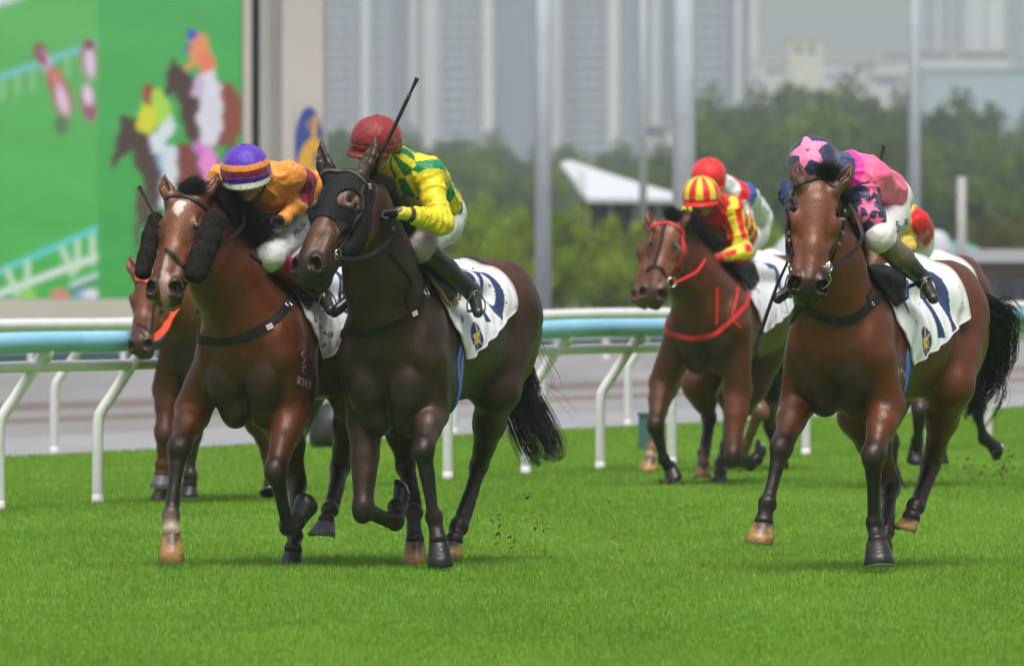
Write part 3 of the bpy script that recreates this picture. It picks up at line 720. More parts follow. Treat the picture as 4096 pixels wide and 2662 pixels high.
# far wood, left to right
for (px, yt, w) in ((1330, 520, 330), (1480, 560, 300), (1640, 545, 340), (1800, 560, 330), (1960, 575, 330), (2120, 605, 300), (2280, 590, 340), (2440, 610, 330), (2600, 585, 330), (2740, 560, 330)):
    T(px, yt, 900, w, 'far')
for (px, yt, w) in ((1420, 640, 340), (1620, 590, 320), (1760, 620, 360), (1900, 640, 320), (2040, 660, 300), (2200, 690, 300), (2380, 830, 300), (2560, 640, 330), (2700, 620, 300)):
    T(px, yt, 620, w, 'mid')
for (px, yt, w) in ((2880, 420, 430), (3040, 380, 420), (3220, 345, 480), (3400, 372, 440), (3560, 390, 420), (3720, 440, 400), (3880, 430, 420), (4040, 480, 380), (4190, 500, 380)):
    T(px, yt, 760, w, 'far')
for (px, yt, w) in ((2850, 520, 380), (3010, 470, 400), (3180, 500, 400), (3330, 455, 420), (3520, 480, 400), (3700, 560, 380), (3860, 590, 380), (4010, 560, 400), (4160, 600, 380)):
    T(px, yt, 560, w, 'mid')
for (px, yt, w) in ((1500, 770, 420), (1720, 760, 420), (1960, 800, 380), (2160, 830, 360), (2900, 700, 420), (3100, 720, 420), (3300, 740, 420), (3500, 760, 420), (3700, 720, 420), (3900, 760, 420), (4080, 740, 400)):
    T(px, yt, 420, w, 'far')
for (px, yt, w) in ((1700, 900, 260), (1850, 850, 300), (1960, 812, 300), (2090, 870, 280), (2210, 855, 300), (2330, 850, 300), (2450, 900, 280), (2560, 890, 280), (2680, 930, 260), (2010, 980, 300), (2240, 1000, 300), (2430, 1010, 300), (2600, 1020, 280), (1800, 1020, 280), (2960, 860, 260), (3060, 900, 240)):
    T(px, yt, 250 if yt < 950 else 228, w, 'bush')
for (px, yt, w) in ((3960, 880, 260), (4090, 860, 260), (3560, 930, 260)):
    T(px, yt, 330, w, 'olive')

# ---- haze of a rainy day
hz = MB(); hz.box((0, 1990, 68.5), (2600, 4020, 140)); ho = hz.build('haze', None, kind='stuff')
hm = bpy.data.materials.new('haze'); hm.use_nodes = True; N = hm.node_tree.nodes; N.clear()
pv = N.new('ShaderNodeVolumePrincipled'); pv.inputs['Color'].default_value = (.82, .87, 1, 1); pv.inputs['Density'].default_value = .00028; pv.inputs['Anisotropy'].default_value = .2
oo = N.new('ShaderNodeOutputMaterial'); hm.node_tree.links.new(pv.outputs[0], oo.inputs['Volume'])
ho.data.materials.clear(); ho.data.materials.append(hm)
# ================================================================== HORSES
BLACK = (.010, .009, .009); SOCK = (.30, .22, .17)
def shift(c, f): return tuple(x*f for x in c)
M_hoofd = mat('dark_hoof', (.016, .014, .014, 1), .38, noise=(30, .3), bump=(60, .2)); M_hoofy = mat('amber_hoof', (.40, .20, .06, 1), .35, noise=(18, .45), bump=(60, .2)); M_hoofg = mat('grey_hoof', (.13, .13, .15, 1), .35, noise=(30, .3))
M_hoofa = mat('hoof_horn', rough=.35, attr=True, noise=(35, .35), bump=(60, .3))
M_shoe = mat('worn_aluminium', (.45, .45, .46, 1), .35, metal=.8)
M_eye = mat('horse_eye', (.004, .003, .0025, 1), .10, spec=.22)
M_hair = mat('black_horsehair', (.008, .0075, .007, 1), .45, spec=.35)
M_leather = mat('black_leather', (.008, .007, .0065, 1), .5, spec=.3, noise=(40, .4), bump=(90, .15), specks=(60, .92, (.07, .045, .03, 1)))
M_bleather = mat('muddy_leather', (.05, .033, .024, 1), .6, noise=(30, .5), bump=(80, .3))
M_red = mat('red_webbing', (.62, .018, .02, 1), .5, bump=(150, .3)); M_orange = mat('orange_rubber', (.85, .07, .015, 1), .5)
M_steelbit = mat('bit_steel', (.6, .6, .6, 1), .18, metal=1)
M_fleece = mat('black_sheepskin', (.020, .016, .014, 1), .95, spec=.1, noise=(50, .6), bump=(160, 1.0))
M_hood = mat('hood_fabric', (.013, .013, .016, 1), .8, spec=.2, specks=(45, .90, (.09, .055, .035, 1)), bump=(200, .3))
M_bluegirth = mat('blue_girth', (.035, .10, .30, 1), .7, bump=(120, .4)); M_cream_el = mat('cream_elastic', (.46, .43, .36, 1), .8, specks=(40, .86, MUD))
M_blkgirth = mat('black_girth', (.02, .02, .02, 1), .7)
M_tan = mat('tan_leather', (.38, .19, .06, 1), .5, noise=(12, .25))
M_cloth = mat('saddle_cloth', attr=True, rough=.75, specks=(34, .93, MUD), bump=(50, .15))
M_cloth_m = mat('muddy_saddle_cloth', attr=True, rough=.75, noise=(10, .1), specks=(26, .87, (.16, .10, .07, 1)), bump=(50, .2))
M_redtag = mat('red_label', attr=True, rough=.6)

def coat_mat(name, rough=.42):
    m = mat(name, rough=rough, attr=True, noise=(7, .2), spec=.50, coat=.06, tint=(.85, .66, .55), bump=(130, .3, (1, 1, .35)), specks=(70, .985, (.085, .058, .040, 1)))
    return m
M_coat = {k: coat_mat('coat_'+k, r) for k, r in (('dark_bay', .42), ('bay', .34), ('bright_bay', .34))}

def hair(name, roots, dirs, length, n, r, parent, seed=1, droop=.3, wave=.03, m=None, clump=8, spread=.25, segs=7, **k):
    """strands: roots along a polyline (with outward directions), thin tapered three-sided tubes gathered in locks"""
    rg = np.random.RandomState(seed); roots = np.array([tuple(v) for v in roots]); dirs = np.array([tuple(v) for v in dirs])
    Vs = []; Fs = []; base = 0; nc = max(1, n//clump)
    for c in range(nc):
        u = rg.rand()*(len(roots)-1); i = int(u); f = u-i
        rc = roots[i]*(1-f)+roots[min(i+1, len(roots)-1)]*f; dc = dirs[i]*(1-f)+dirs[min(i+1, len(roots)-1)]*f
        dc = dc/np.linalg.norm(dc)+rg.normal(size=3)*spread*.6; Lc = length*rg.uniform(.7, 1.15); ph = rg.rand(3)*6.28
        for q in range(clump):
            d = dc+rg.normal(size=3)*spread*.25; d /= np.linalg.norm(d); p0 = rc+rg.normal(size=3)*.010; L_ = Lc*rg.uniform(.75, 1.1)
            t = np.linspace(0, 1, segs)[:, None]
            P = p0+d*L_*t+np.array([0, 0, -1])*droop*L_*t*t+np.sin(t*5+ph)*wave*t*rg.uniform(.6, 1.4)
            e = np.array([d[1], -d[0], 0.001]); e /= np.linalg.norm(e); g = np.cross(d, e)
            rr = r*(1-.8*t)
            ring = [P+rr*(e*math.cos(w)+g*math.sin(w)) for w in (0, 2.09, 4.19)]
            Vs.append(np.stack(ring, 1).reshape(-1, 3))
            idx = np.arange(segs-1)[:, None]*3+base
            for a in range(3):
                b = (a+1) % 3; Fs.append(np.concatenate([idx+a, idx+b, idx+3+b, idx+3+a], 1))
            base += segs*3
    return link(name, mesh_np(name, np.concatenate(Vs), np.concatenate(Fs), True), m or M_hair, parent, **k)

def band(P, Nn, width, thick, off=0.0, closed=False, prof=None):
    """a strap: cross-section box carried along P with outward normals Nn"""
    n = len(P); vs = []; fs = []
    for i in range(n):
        t = (P[(i+1) % n if closed else min(i+1, n-1)]-P[i-1 if (closed or i) else 0]).normalized(); w = t.cross(Nn[i]).normalized(); nn = Nn[i]
        wd = width*(prof(i/(n-1)) if prof else 1)/2
        c = P[i]+nn*off
        vs += [c-w*wd-nn*.004, c-w*wd*.94+nn*thick, c+w*wd*.94+nn*thick, c+w*wd-nn*.004]
    m = n if closed else n-1
    for i in range(m):
        j = (i+1) % n
        for a in range(4): b = (a+1) % 4; fs.append((i*4+a, j*4+a, j*4+b, i*4+b))
    if not closed: fs += [(3, 2, 1, 0), tuple((n-1)*4+a for a in range(4))]
    return vs, fs

class Horse: pass
def make_horse(cf):
    H = Horse(); H.cf = cf; h = R(cf['head_dir']); X0, Y0 = cf['o']; zo = cf.get('z', 0); sc = cf.get('scale', 1.0)
    Fw = Vector((-math.sin(h), -math.cos(h), 0)); Lf = Vector((math.cos(h), -math.sin(h), 0)); Up = Vector((0, 0, 1))
    O = Vector((X0, Y0, 0))
    def L(x, y, z): return O+Fw*(x*sc)+Lf*(y*sc)+Up*(z*sc+zo)
    def J(px, py, xf):
        """the point on the photograph's ray (px, py) that lies xf metres ahead of the horse's middle"""
        # depth Y: (X,Y) = ((px-2048)Y/F, Y);  (P-O).Fw = xf
        k = (px-2048)/F; Y = (xf+O.x*Fw.x+O.y*Fw.y)/(k*Fw.x+Fw.y)
        return W(px, py, Y)
    H.L, H.J, H.Fw, H.Lf, H.O = L, J, Fw, Lf, O
    root = empty('racehorse', O, label=cf['label'], cat='horse', group='racehorses galloping on the turf'); H.root = root
    base = cf['coat']; dk = shift(base, cf.get('darkf', .45)); lt = shift(base, 1.0)
    S = SDF(); fx = (Fw, Lf, Up)
    def E(x, y, z, rx, ry, rz, k=.06, c=None, tilt=0, yaw=0, sub=False):
        a = Fw*math.cos(tilt)+Up*math.sin(tilt); b = Up*math.cos(tilt)-Fw*math.sin(tilt)
        A = (a*math.cos(yaw)+Lf*math.sin(yaw), Lf*math.cos(yaw)-a*math.sin(yaw), b)
        S.ell(L(x, y, z), (rx*sc, ry*sc, rz*sc), A, k, c, sub)
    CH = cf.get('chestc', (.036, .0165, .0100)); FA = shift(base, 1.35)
    ch = cf.get('chest', 0.0)            # extra chest depth
    # barrel, back and quarters
    E(.10, 0, 1.16, .60, .275, .32, .06); E(-.22, 0, 1.16, .48, .285, .30, .06)
    rc = cf.get('rearc'); E(-.62, 0, 1.33, .36, .26, .25, .08, c=rc)
    for s in (-1, 1):
        E(-.58, s*.125, 1.36, .34, .15, .235, .05, tilt=-.12, c=rc)          # gluteal
        E(-.78, s*.12, 1.22, .21, .12, .27, .06, c=rc)                       # hamstring mass
        E(-.38, s*.20, 1.40, .10, .05, .08, .09)                      # point of hip
        E(-.08, s*.12, 1.46, .42, .08, .07, .06)                       # loin muscle
    S.cap(L(.40, 0, 1.455), L(.05, 0, 1.46), .055*sc, .055*sc, .08); S.cap(L(.05, 0, 1.46), L(-.45, 0, 1.51), .06*sc, .07*sc, .08)
    S.cap(L(-.45, 0, 1.52), L(-.95, 0, 1.42), .09*sc, .06*sc, .08)
    # forehand
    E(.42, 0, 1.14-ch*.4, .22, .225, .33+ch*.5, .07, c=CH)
    for s in (-1, 1):
        S.cap(L(.55, s*.185, 1.10), L(.30, s*.075, 1.42), .105*sc, .060*sc, .06); S.cap(L(.50, s*.215, 1.12), L(.33, s*.125, 1.34), .055*sc, .030*sc, .03)  # shoulder blade and its spine
        E(.50, s*.20, 1.13, .17, .082, .18, .03)                     # point of shoulder / upper arm
        E(.36, s*.195, 1.0-ch*.5, .15, .085, .17, .05, tilt=.5)        # triceps
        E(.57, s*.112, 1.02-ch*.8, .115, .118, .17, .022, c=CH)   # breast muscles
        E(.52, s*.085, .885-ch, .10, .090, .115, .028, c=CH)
    S.cap(L(.705, 0, 1.12), L(.665, 0, .86-ch), .022, .026, .030, sub=True)          # groove between the breast muscles
    for s in (-1, 1):
        S.cap(L(.24, s*.285, 1.30), L(.20, s*.30, 1.00), .028, .028, .03, sub=True)
        S.cap(L(-.40, s*.30, 1.30), L(-.50, s*.30, 1.00), .030, .026, .035, sub=True); S.cap(L(-.66, s*.29, 1.42), L(-.80, s*.27, 1.10), .022, .022, .03, sub=True)
    # legs -----------------------------------------------------------------
    H.legs = {}
    for nm, lg in cf['legs'].items():
        s = -1 if nm[0] == 'R' else 1; P = [J(*q) if len(q) == 3 and q[0] > 5 else L(*q) for q in lg['p']]
        black = lg.get('c', BLACK); tr = lg.get('trans', shift(dk, .8))
        if nm[1] == 'F':                     # elbow, knee, fetlock, coronet, ground
            el, kn, fe, co, gr = P[:5]
            sh = L(.52, s*.19, 1.10-ch*.3); d = (kn-el).normalized()
            fw = (Fw-d*Fw.dot(d)); fw = fw.normalized() if fw.length > .2 else Up.cross(Lf)
            S.cap(sh, el, .112*sc, .098*sc, .030)
            mid = el.lerp(kn, .38)
            S.cap(el, mid, .094*sc, .076*sc, .022, c=FA); S.cap(mid, kn, .074*sc, .046*sc, .02, c=lerp3(FA, tr, .3))
            S.cap(el.lerp(kn, .02)-fw*.045, el.lerp(kn, .72)-fw*.03, .060*sc, .030*sc, .03)
            S.cap(el+fw*.045, el.lerp(kn, .6)+fw*.030, .056*sc, .028*sc, .010, c=FA)
            S.cap(el.lerp(kn, .12)+Lf*s*.036, el.lerp(kn, .72)+Lf*s*.024, .050*sc, .026*sc, .008, c=FA)
            # knee
            S.ell(kn, (.064*sc, .062*sc, .080*sc), axes_from(d, Lf), .022, c=black); S.ell(kn+fw*.016-d*.014, (.040, .046, .040), axes_from(d, Lf), .012, c=black)
            S.cap(kn-d*.085, kn-d*.02, .052, .058, .02, c=black)
            dc = (fe-kn).normalized(); back = -fw if dc.dot(d) > .5 else (d-dc*d.dot(dc)).normalized()
        else:                                # stifle, hock, fetlock, coronet, ground
            st, kn, fe, co, gr = P[:5]
            hip = L(-.66, s*.14, 1.30); d = (kn-st).normalized(); fw = (Fw-d*Fw.dot(d)).normalized()
            S.cap(hip, st, .185*sc, .125*sc, .07); S.cap(L(-.90, s*.115, 1.22), st.lerp(kn, .45)-fw*.03, .10*sc, .062*sc, .07)
            S.cap(st, st.lerp(kn, .45), .115*sc, .080*sc, .05); S.cap(st.lerp(kn, .4), kn, .078*sc, .046*sc, .04, c=lerp3(base, tr, .1))
            S.cap(st.lerp(kn, .05)+Lf*s*.045, st.lerp(kn, .6)+Lf*s*.025, .075, .036, .014, c=FA)
            S.cap(st.lerp(kn, .25)-fw*.05, kn-fw*.045-d*.03, .04*sc, .017*sc, .02, c=lerp3(base, tr, .4))
            dc = (fe-kn).normalized(); back = (-fw)
            S.ell(kn, (.062*sc, .052*sc, .085*sc), axes_from(lerpv(d, dc, .5), Lf), .02, c=lerp3(base, black, .75)); S.cap(kn-fw*.055-d*.04, kn-fw*.025+dc*.04, .026, .026, .014, c=black)
            S.ell(kn+fw*.012+dc*.02, (.040, .040, .045), axes_from(dc, Lf), .015, c=black)
        bk = back-dc*back.dot(dc); bk = bk.normalized() if bk.length > .1 else Fw*-1
        sd = dc.cross(bk).normalized()
        S.cap(kn+dc*.05, fe-dc*.02, .037*sc, .032*sc, .018, c=black); S.cap(kn+dc*.07+bk*.030, fe-dc*.02+bk*.034, .020, .021, .008, c=black)
        S.cap(kn+dc*.03, kn+dc*.11, .049, .036, .02, c=black)
        S.ell(fe, (.045*sc, .048*sc, .048*sc), axes_from(dc, sd), .014, c=black); S.ell(fe+bk*.026+dc*.008, (.030, .038, .036), axes_from(dc, sd), .012, c=lg.get('fc', black))
        sockc = lg.get('sock', lg.get('fc', black))
        S.cap(fe+dc*.02, co-(co-fe)*.25, .038*sc, .040*sc, .014, c=sockc); dh = (gr-co).normalized(); S.cap(co-(co-fe)*.25, co-dh*.012, .040, .050*sc, .012, c=sockc)
        # hoof, a child of the horse
        tdir = Vector(lg['toe']) if 'toe' in lg else (Fw if abs(dh.dot(Fw)) < .8 else Up)
        tdir = (tdir-dh*tdir.dot(dh)).normalized(); sdh = dh.cross(tdir).normalized(); hh = (gr-co).length; hr = lg.get('hr', .056)
        mb = MB(); n = 20; vs = []; fs = []
        for j, (t, rr, ft) in enumerate(((-.16, .56, .0), (-.04, .76, .0), (.0, .82, .0), (.25, .90, .014), (.6, 1.02, .032), (1.0, 1.18, .052), (1.02, 1.10, .052))):
            for i in range(n):
                w = 2*math.pi*i/n; cx = math.cos(w); rx = rr*hr*(1.0 if cx > 0 else .82)
                vs.append(co+dh*hh*t*(1 if cx > -.3 else .86)+tdir*(rx*cx*1.06+ft-.004)+sdh*rr*hr*math.sin(w))
        nr = 7
        for j in range(nr-1):
            for i in range(n): fs.append((j*n+i, j*n+(i+1) % n, (j+1)*n+(i+1) % n, (j+1)*n+i))
        fs += [tuple(reversed(range(n))), tuple((nr-1)*n+i for i in range(n))]
        hm_ = lg.get('hm', M_hoofd); c1_ = (.016, .014, .014) if hm_ is M_hoofd else ((.13, .13, .15) if hm_ is M_hoofg else (.40, .21, .07)); c0_ = (.05, .03, .022) if hm_ is M_hoofy else shift(c1_, .8)
        hc_ = []
        for j in range(7):
            for i in range(n):
                w = 2*math.pi*i/n; k_ = min(1, max(0, ((-.16, -.04, 0, .25, .6, 1., 1.02)[j]-.10-.22*math.sin(w*3+len(nm)+ord(nm[0])))/.4)); hc_.append(lerp3(c0_, c1_, k_))
        mb.add(vs, fs, True); me_ = mb.mesh('hoof'); at_ = me_.color_attributes.new('Col', 'FLOAT_COLOR', 'POINT'); at_.data.foreach_set('color', [x for c in hc_ for x in (*c, 1)]); hoof = link('hoof', me_, M_hoofa, root)
        mb = MB(); pts = [];
        for i in range(15):
            w = -2.3+4.6*i/14; rx = hr*1.12*(1.0 if math.cos(w) > 0 else .84)
            pts.append(co+dh*hh*1.03*(1 if math.cos(w) > -.3 else .88)+tdir*(rx*math.cos(w)*1.05+.043)+sdh*hr*1.08*math.sin(w))
        mb.tube(pts, .006, 6); mb.build('horseshoe', M_shoe, hoof)
        H.legs[nm] = P
    # neck ---------------------------------------------------------------------
    pl = J(*cf['poll']); mz = W(cf['muzzle'][0], cf['muzzle'][1], pl.y-cf['muzzle'][2]); H.poll, H.muz = pl, mz
    u = (mz-pl).normalized(); LH = (mz-pl).length
    ph = R(cf['face']); n0 = Vector((-math.sin(ph), -math.cos(ph), .25)); nn = (n0-u*n0.dot(u)).normalized(); ss = nn.cross(u).normalized()
    if ss.dot(Vector((1, 0, 0))) < 0: ss = -ss                       # ss points to the image right = the horse's left
    hs_ = cf.get('hscale', 1.0)
    def HD(t, s_, n_): return pl+u*(t*LH)+ss*(s_*hs_)+nn*(n_*hs_)
    H.HD, H.u, H.nn, H.ss, H.LH = HD, u, nn, ss, LH
    nk = cf.get('neck', 1.0)
    throat = HD(.22, 0, -.20); crest = HD(-.10, 0, -.13)
    th_b = L(.47, 0, 1.20); cr_b = L(.36, 0, 1.42); md_b = L(.50, 0, 1.24)
    bow = cf.get('bow', (0, 0)); bv = Lf*bow[0]+Up*bow[1]
    def seg3(a, b, ra, rb, k=.06, c=None, bo=.5):
        m = a.lerp(b, .5)+bv*bo; S.cap(a, m, ra, (ra+rb)/2*.97, k, c); S.cap(m, b, (ra+rb)/2*.97, rb, k, c)
    seg3(cr_b, crest, .075*nk, .050*nk, .08, c=shift(base, .8)); seg3(md_b, throat.lerp(crest, .5), .19*nk, .105*nk, .08)
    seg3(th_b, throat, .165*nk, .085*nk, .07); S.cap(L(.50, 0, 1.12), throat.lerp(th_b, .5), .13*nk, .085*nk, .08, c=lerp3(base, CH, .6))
    for s in (-1, 1):
        S.cap(L(.58, s*.10, 1.14), HD(.20, s*.06, -.19), .060, .030, .03)       # long neck muscle
        S.cap(L(.42, s*.085, 1.30), HD(.0, s*.05, -.14), .085, .050, .05)
    # head ---------------------------------------------------------------------
    hx = (u, ss, nn); mzc = cf.get('mz', shift(base, .22)); fc = cf.get('facec', base)
    def hE(t, s_, n_, a, b, c_, k=.025, c=None, sub=False, yaw=0, roll=0):
        A0, A1, A2 = u, ss, nn
        if yaw: A0, A1 = u*math.cos(yaw)+ss*math.sin(yaw), ss*math.cos(yaw)-u*math.sin(yaw)
        S.ell(HD(t, s_, n_), (a*hs_, b*hs_, c_*hs_), (A0, A1, A2), k, c if c is not None else fc, sub)
    hE(.10, 0, -.05, .10, .088, .085, .03); hE(.25, 0, -.035, .12, .092, .075, .03)
    S.cap(HD(.20, 0, -.02), HD(.62, 0, -.012), .062*hs_, .046*hs_, .03, c=fc); S.cap(HD(.60, 0, -.012), HD(.90, 0, -.012), .046*hs_, .038*hs_, .025, c=lerp3(fc, mzc, .15))
    for s in (-1, 1):
        hE(.335, s*.080, -.024, .058, .034, .042, .03)                                   # orbit
        hE(.255, s*.092, -.005, .030, .016, .022, .02, sub=True)                          # hollow above the eye
        hE(.40, s*.052, -.115, .125, .050, .105, .035)                                   # jowl
        S.cap(HD(.42, s*.080, -.045), HD(.68, s*.052, -.040), .020*hs_, .012*hs_, .018, c=fc)  # facial crest
        hE(.57, s*.072, -.075, .06, .018, .026, .03, sub=True)
        S.cap(HD(.60, s*.040, -.02), HD(.88, s*.046, -.022), .028*hs_, .026*hs_, .02, c=lerp3(fc, mzc, .3))
        hE(.93, s*.048, -.018, .058, .034, .042, .014, c=mzc, yaw=s*.25)                   # nostril rim
    hE(.91, 0, -.052, .085, .058, .066, .03, c=mzc); hE(.985, 0, -.062, .04, .045, .036, .02, c=mzc)
    S.cap(HD(.50, 0, -.128), HD(.86, 0, -.112), .052*hs_, .038*hs_, .03, c=lerp3(fc, mzc, .2)); S.cap(HD(.45, 0, -.070), HD(.88, 0, -.062), .062*hs_, .050*hs_, .03, c=fc); hE(.93, 0, -.126, .050, .036, .032, .015, c=mzc)
    for s in (-1, 1):
        hE(.95, s*.060, -.006, .036, .019, .028, .008, sub=True, yaw=s*.3)                   # nostril opening
        hE(.97, s*.046, .010, .026, .017, .020, .008, sub=True)
        S.cap(HD(.84, s*.056, -.092), HD(1.0, s*.034, -.106), .006, .006, .006, sub=True)   # mouth line
        hE(.338, s*.108, -.026, .024, .014, .015, .008, sub=True)
        S.cap(HD(.30, s*.100, -.010), HD(.375, s*.098, -.004), .011*hs_, .009*hs_, .010, c=shift(fc, .6)); S.cap(HD(.31, s*.104, -.040), HD(.37, s*.100, -.042), .009*hs_, .009*hs_, .010, c=shift(fc, .5))
        # veins over the face
        S.cap(HD(.52, s*.075, -.065), HD(.72, s*.058, -.055), .007, .005, .008, c=fc)
    if 'ears' in cf:
        for (bx, by, tx, ty, bk_) in cf['ears']:
            b0 = W(bx, by, pl.y+.0); t0 = W(tx, ty, pl.y+bk_); e = (t0-b0); ln = e.length; ed = e.normalized()
            # ears are cupped leaves: opening turned outward/back as pinned in a gallop
            sdv = ed.cross(nn).normalized(); fr = sdv.cross(ed).normalized()
            ec = cf.get('earc', fc); S.cap(b0-ed*.04, b0+ed*.02, .036, .033, .03, c=ec); bend = sdv*(.010 if (t0-b0).dot(ss) > 0 else -.010)
            for w_ in (-1, 0, 1): S.chain([b0+sdv*w_*.018, b0+ed*ln*.25+sdv*w_*.022+bend*.6, b0+ed*ln*.5+sdv*w_*.019+bend+fr*abs(w_)*.006, b0+ed*ln*.78+sdv*w_*.009+bend, t0], [.022, .020, .016, .011, .004], .014, c=ec)
            S.chain([b0+ed*ln*.18+fr*.026, b0+ed*ln*.45+fr*.024+bend, b0+ed*ln*.78+fr*.014+bend], [.016, .018, .007], .008); 
            for z_ in (-1, -2): S.p[z_] = S.p[z_][:-1]+(True,)
    if 'extra' in cf: cf['extra'](H, S, base)
    fine = [(np.array([min(pl.x, mz.x)-.17, min(pl.y, mz.y)-.2, min(pl.z, mz.z)-.1]), np.array([max(pl.x, mz.x)+.17, max(pl.y, mz.y)+.17, max(pl.z, mz.z)+.2]))]
    V, Q = S.mesh(cf.get('res', .0105), fine if cf.get('fres') else None, cf.get('fres'))
    Nn = vnormals(V, Q)
    # muscle, skin fold and vein relief
    V2 = V+Nn*(fnoise(V, 9, 4, 2)*.0040+fnoise(V*np.array([1, 1, .6]), 26, 8, 2)*.0018)[:, None]
    col = S.colours(V2, base)
    # dapple of coat and mud, true colour marks
    mot = 1+.14*fnoise(V2, 4, 11, 3)+.09*fnoise(V2, 17, 12, 2); col = col*mot[:, None]
    dd = V2-np.array(pl); tt = dd@np.array(u)/LH; hn = np.linalg.norm(dd-np.outer(dd@np.array(u), np.array(u)), axis=1) < .30
    w = (np.clip((tt+.10*fnoise(V2, 14, 21, 2)*.5-.77)/.17, 0, 1)*((tt < 1.25) & hn & (dd@np.array(Fw) > .05)))[:, None]*.9; col[:] = col*(1-w)+np.array(mzc)*w
    H.eyes = []
    if 'eye' in cf:
        bv0 = BVHTree.FromPolygons([tuple(v) for v in V2], [tuple(q) for q in Q.tolist()]); o_ = Vector((0, 0, CAMZ)); hit = bv0.ray_cast(o_, (W(cf['eye'][0], cf['eye'][1], 60)-o_).normalized()); e1 = hit[0]; n1 = hit[1]
        e2 = e1-ss*(2*(e1-pl).dot(ss)); h2 = bv0.find_nearest(e2); H.eyes = [(e1, n1), (h2[0], h2[1])]
        for e_, n_ in H.eyes:
            q_ = np.linalg.norm((V2-np.array(e_))@np.stack([np.array(u)/.055, np.array(nn)/.036, np.array(ss)/.045], 1), axis=1); w = np.clip((1.15-q_)/.6, 0, 1)[:, None]*.8; col[:] = col*(1-w)+np.array((.016, .010, .008))*w
    for mk in cf.get('marks', ()): mk(H, V2, Nn, col)
    me = mesh_np('body', V2, Q, True, col); H.me = me
    H.body = link('body', me, M_coat[cf.get('mat', 'bay')], root)
    H.bvh = BVHTree.FromPolygons([tuple(v) for v in V2], [tuple(q) for q in Q.tolist()])
    # eyes
    for ei, s in enumerate((-1, 1)):
        r = .0205*hs_
        c = H.eyes[ei][0]-H.eyes[ei][1]*(r*cf.get('eyein', .80)) if H.eyes else HD(.338, s*.086, -.024)
        mb = MB(); vs = []; fs = []
        for j in range(9):
            for i in range(14):
                a = math.pi*j/8; w = 2*math.pi*i/14; vs.append(c+Vector((math.sin(a)*math.cos(w), math.sin(a)*math.sin(w), math.cos(a)))*r)
        for j in range(8):
            for i in range(14): fs.append((j*14+i, (j+1)*14+i, (j+1)*14+(i+1) % 14, j*14+(i+1) % 14))
        mb.add(vs, fs, True); mb.build('eye', M_eye, root)
    def ray(px, py):
        o = Vector((0, 0, CAMZ)); d = (W(px, py, 60)-o).normalized(); hit = H.bvh.ray_cast(o, d); return hit
    def near(p): q = H.bvh.find_nearest(Vector(p)); return q[0], q[1]
    H.ray, H.near = ray, near
    def strap(name, path, width, thick=.006, m=M_leather, closed=False, off=.001, dens=7, parent=None, prof=None, **k):
        pts = []
        for q in path:
            if isinstance(q, Vector): pts.append(q)
            else:
                hit = ray(*q[:2])
                if hit[0] is not None and (len(q) < 3 or abs(hit[0].y-q[2]) < .35): pts.append(hit[0])
        if len(pts) < 2: return None
        if closed: fine_ = crom(pts+[pts[0]], dens)[:-1]
        else: fine_ = crom(pts, dens)
        PP = []; NN = []
        for p in fine_:
            q, nr = near(p); PP.append(q); NN.append(nr)
        # smooth so the strap bridges hollows instead of sinking into them
        for _ in range(3):
            P2 = list(PP); N2 = list(NN); m_ = len(PP)
            for i in range(m_):
                if not closed and i in (0, m_-1): continue
                a = (PP[i-1]+PP[(i+1) % m_])/2; P2[i] = PP[i].lerp(a, .5); N2[i] = (NN[i-1]+NN[i]*2+NN[(i+1) % m_]).normalized()
                dd = (P2[i]-near(P2[i])[0]).dot(near(P2[i])[1])
                if dd < 0: P2[i] = near(P2[i])[0]
            PP, NN = P2, N2
        vs, fs = band(PP, NN, width, thick, off, closed, prof)
        mb = MB(); mb.add(vs, fs); o = mb.build(name, m, parent or root, **k); H.last = (PP, NN); return o
    H.strap = strap
    return H
def lerp3(a, b, t): return tuple(a[i]+(b[i]-a[i])*t for i in range(3))
def lerpv(a, b, t): return (a*(1-t)+b*t).normalized()
def axes_from(d, s):
    """(across-forward, side, along) with d along"""
    d = d.normalized(); s = (s-d*s.dot(d)).normalized(); return (s.cross(d), s, d)

BAY = (.118, .034, .0115); DBAY = (.030, .0150, .0098); RBAY = (.150, .045, .018)
# ---- the leading dark horse -------------------------------------------------
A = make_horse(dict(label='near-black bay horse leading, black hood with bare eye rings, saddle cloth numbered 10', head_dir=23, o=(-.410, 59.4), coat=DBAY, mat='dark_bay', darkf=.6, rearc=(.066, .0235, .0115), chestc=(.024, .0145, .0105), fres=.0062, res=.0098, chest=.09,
    poll=(1382, 700, 1.00), muzzle=(1212, 1075, .30), face=40, hscale=1.28, eye=(1400, 803), facec=(.075, .028, .015), mz=(.020, .014, .012), neck=1.24, bow=(.0, .0),
    ears=((1312, 690, 1286, 566, .06), (1452, 690, 1502, 556, .06)), earc=(.035, .026, .022),
    legs=dict(
        RF=dict(p=[(1462, 1690, .46), (1452, 2035, .60), (1578, 2078, .36), (1596, 2022, .27), (1640, 1982, .22)], toe=(-.6, .2, .75)),
        LF=dict(p=[(1722, 1640, .46), (1693, 1800, .74), (1735, 2065, .70), (1753, 2165, .72), (1766, 2258, .70)], toe=(-.1, -1, 0), hr=.060),
        RH=dict(p=[(1600, 1640, -.30), (1622, 1860, -.50), (1652, 2050, -.22), (1660, 2165, -.16), (1661, 2262, -.16)], toe=(-.1, -1, 0), hm=M_hoofy, hr=.060),
        LH=dict(p=[(1985, 1560, -.42), (1918, 1862, -.74), (1832, 2100, -.46), (1815, 2165, -.40), (1805, 2235, -.38)], toe=(-.3, -1, 0), hm=M_hoofy))))

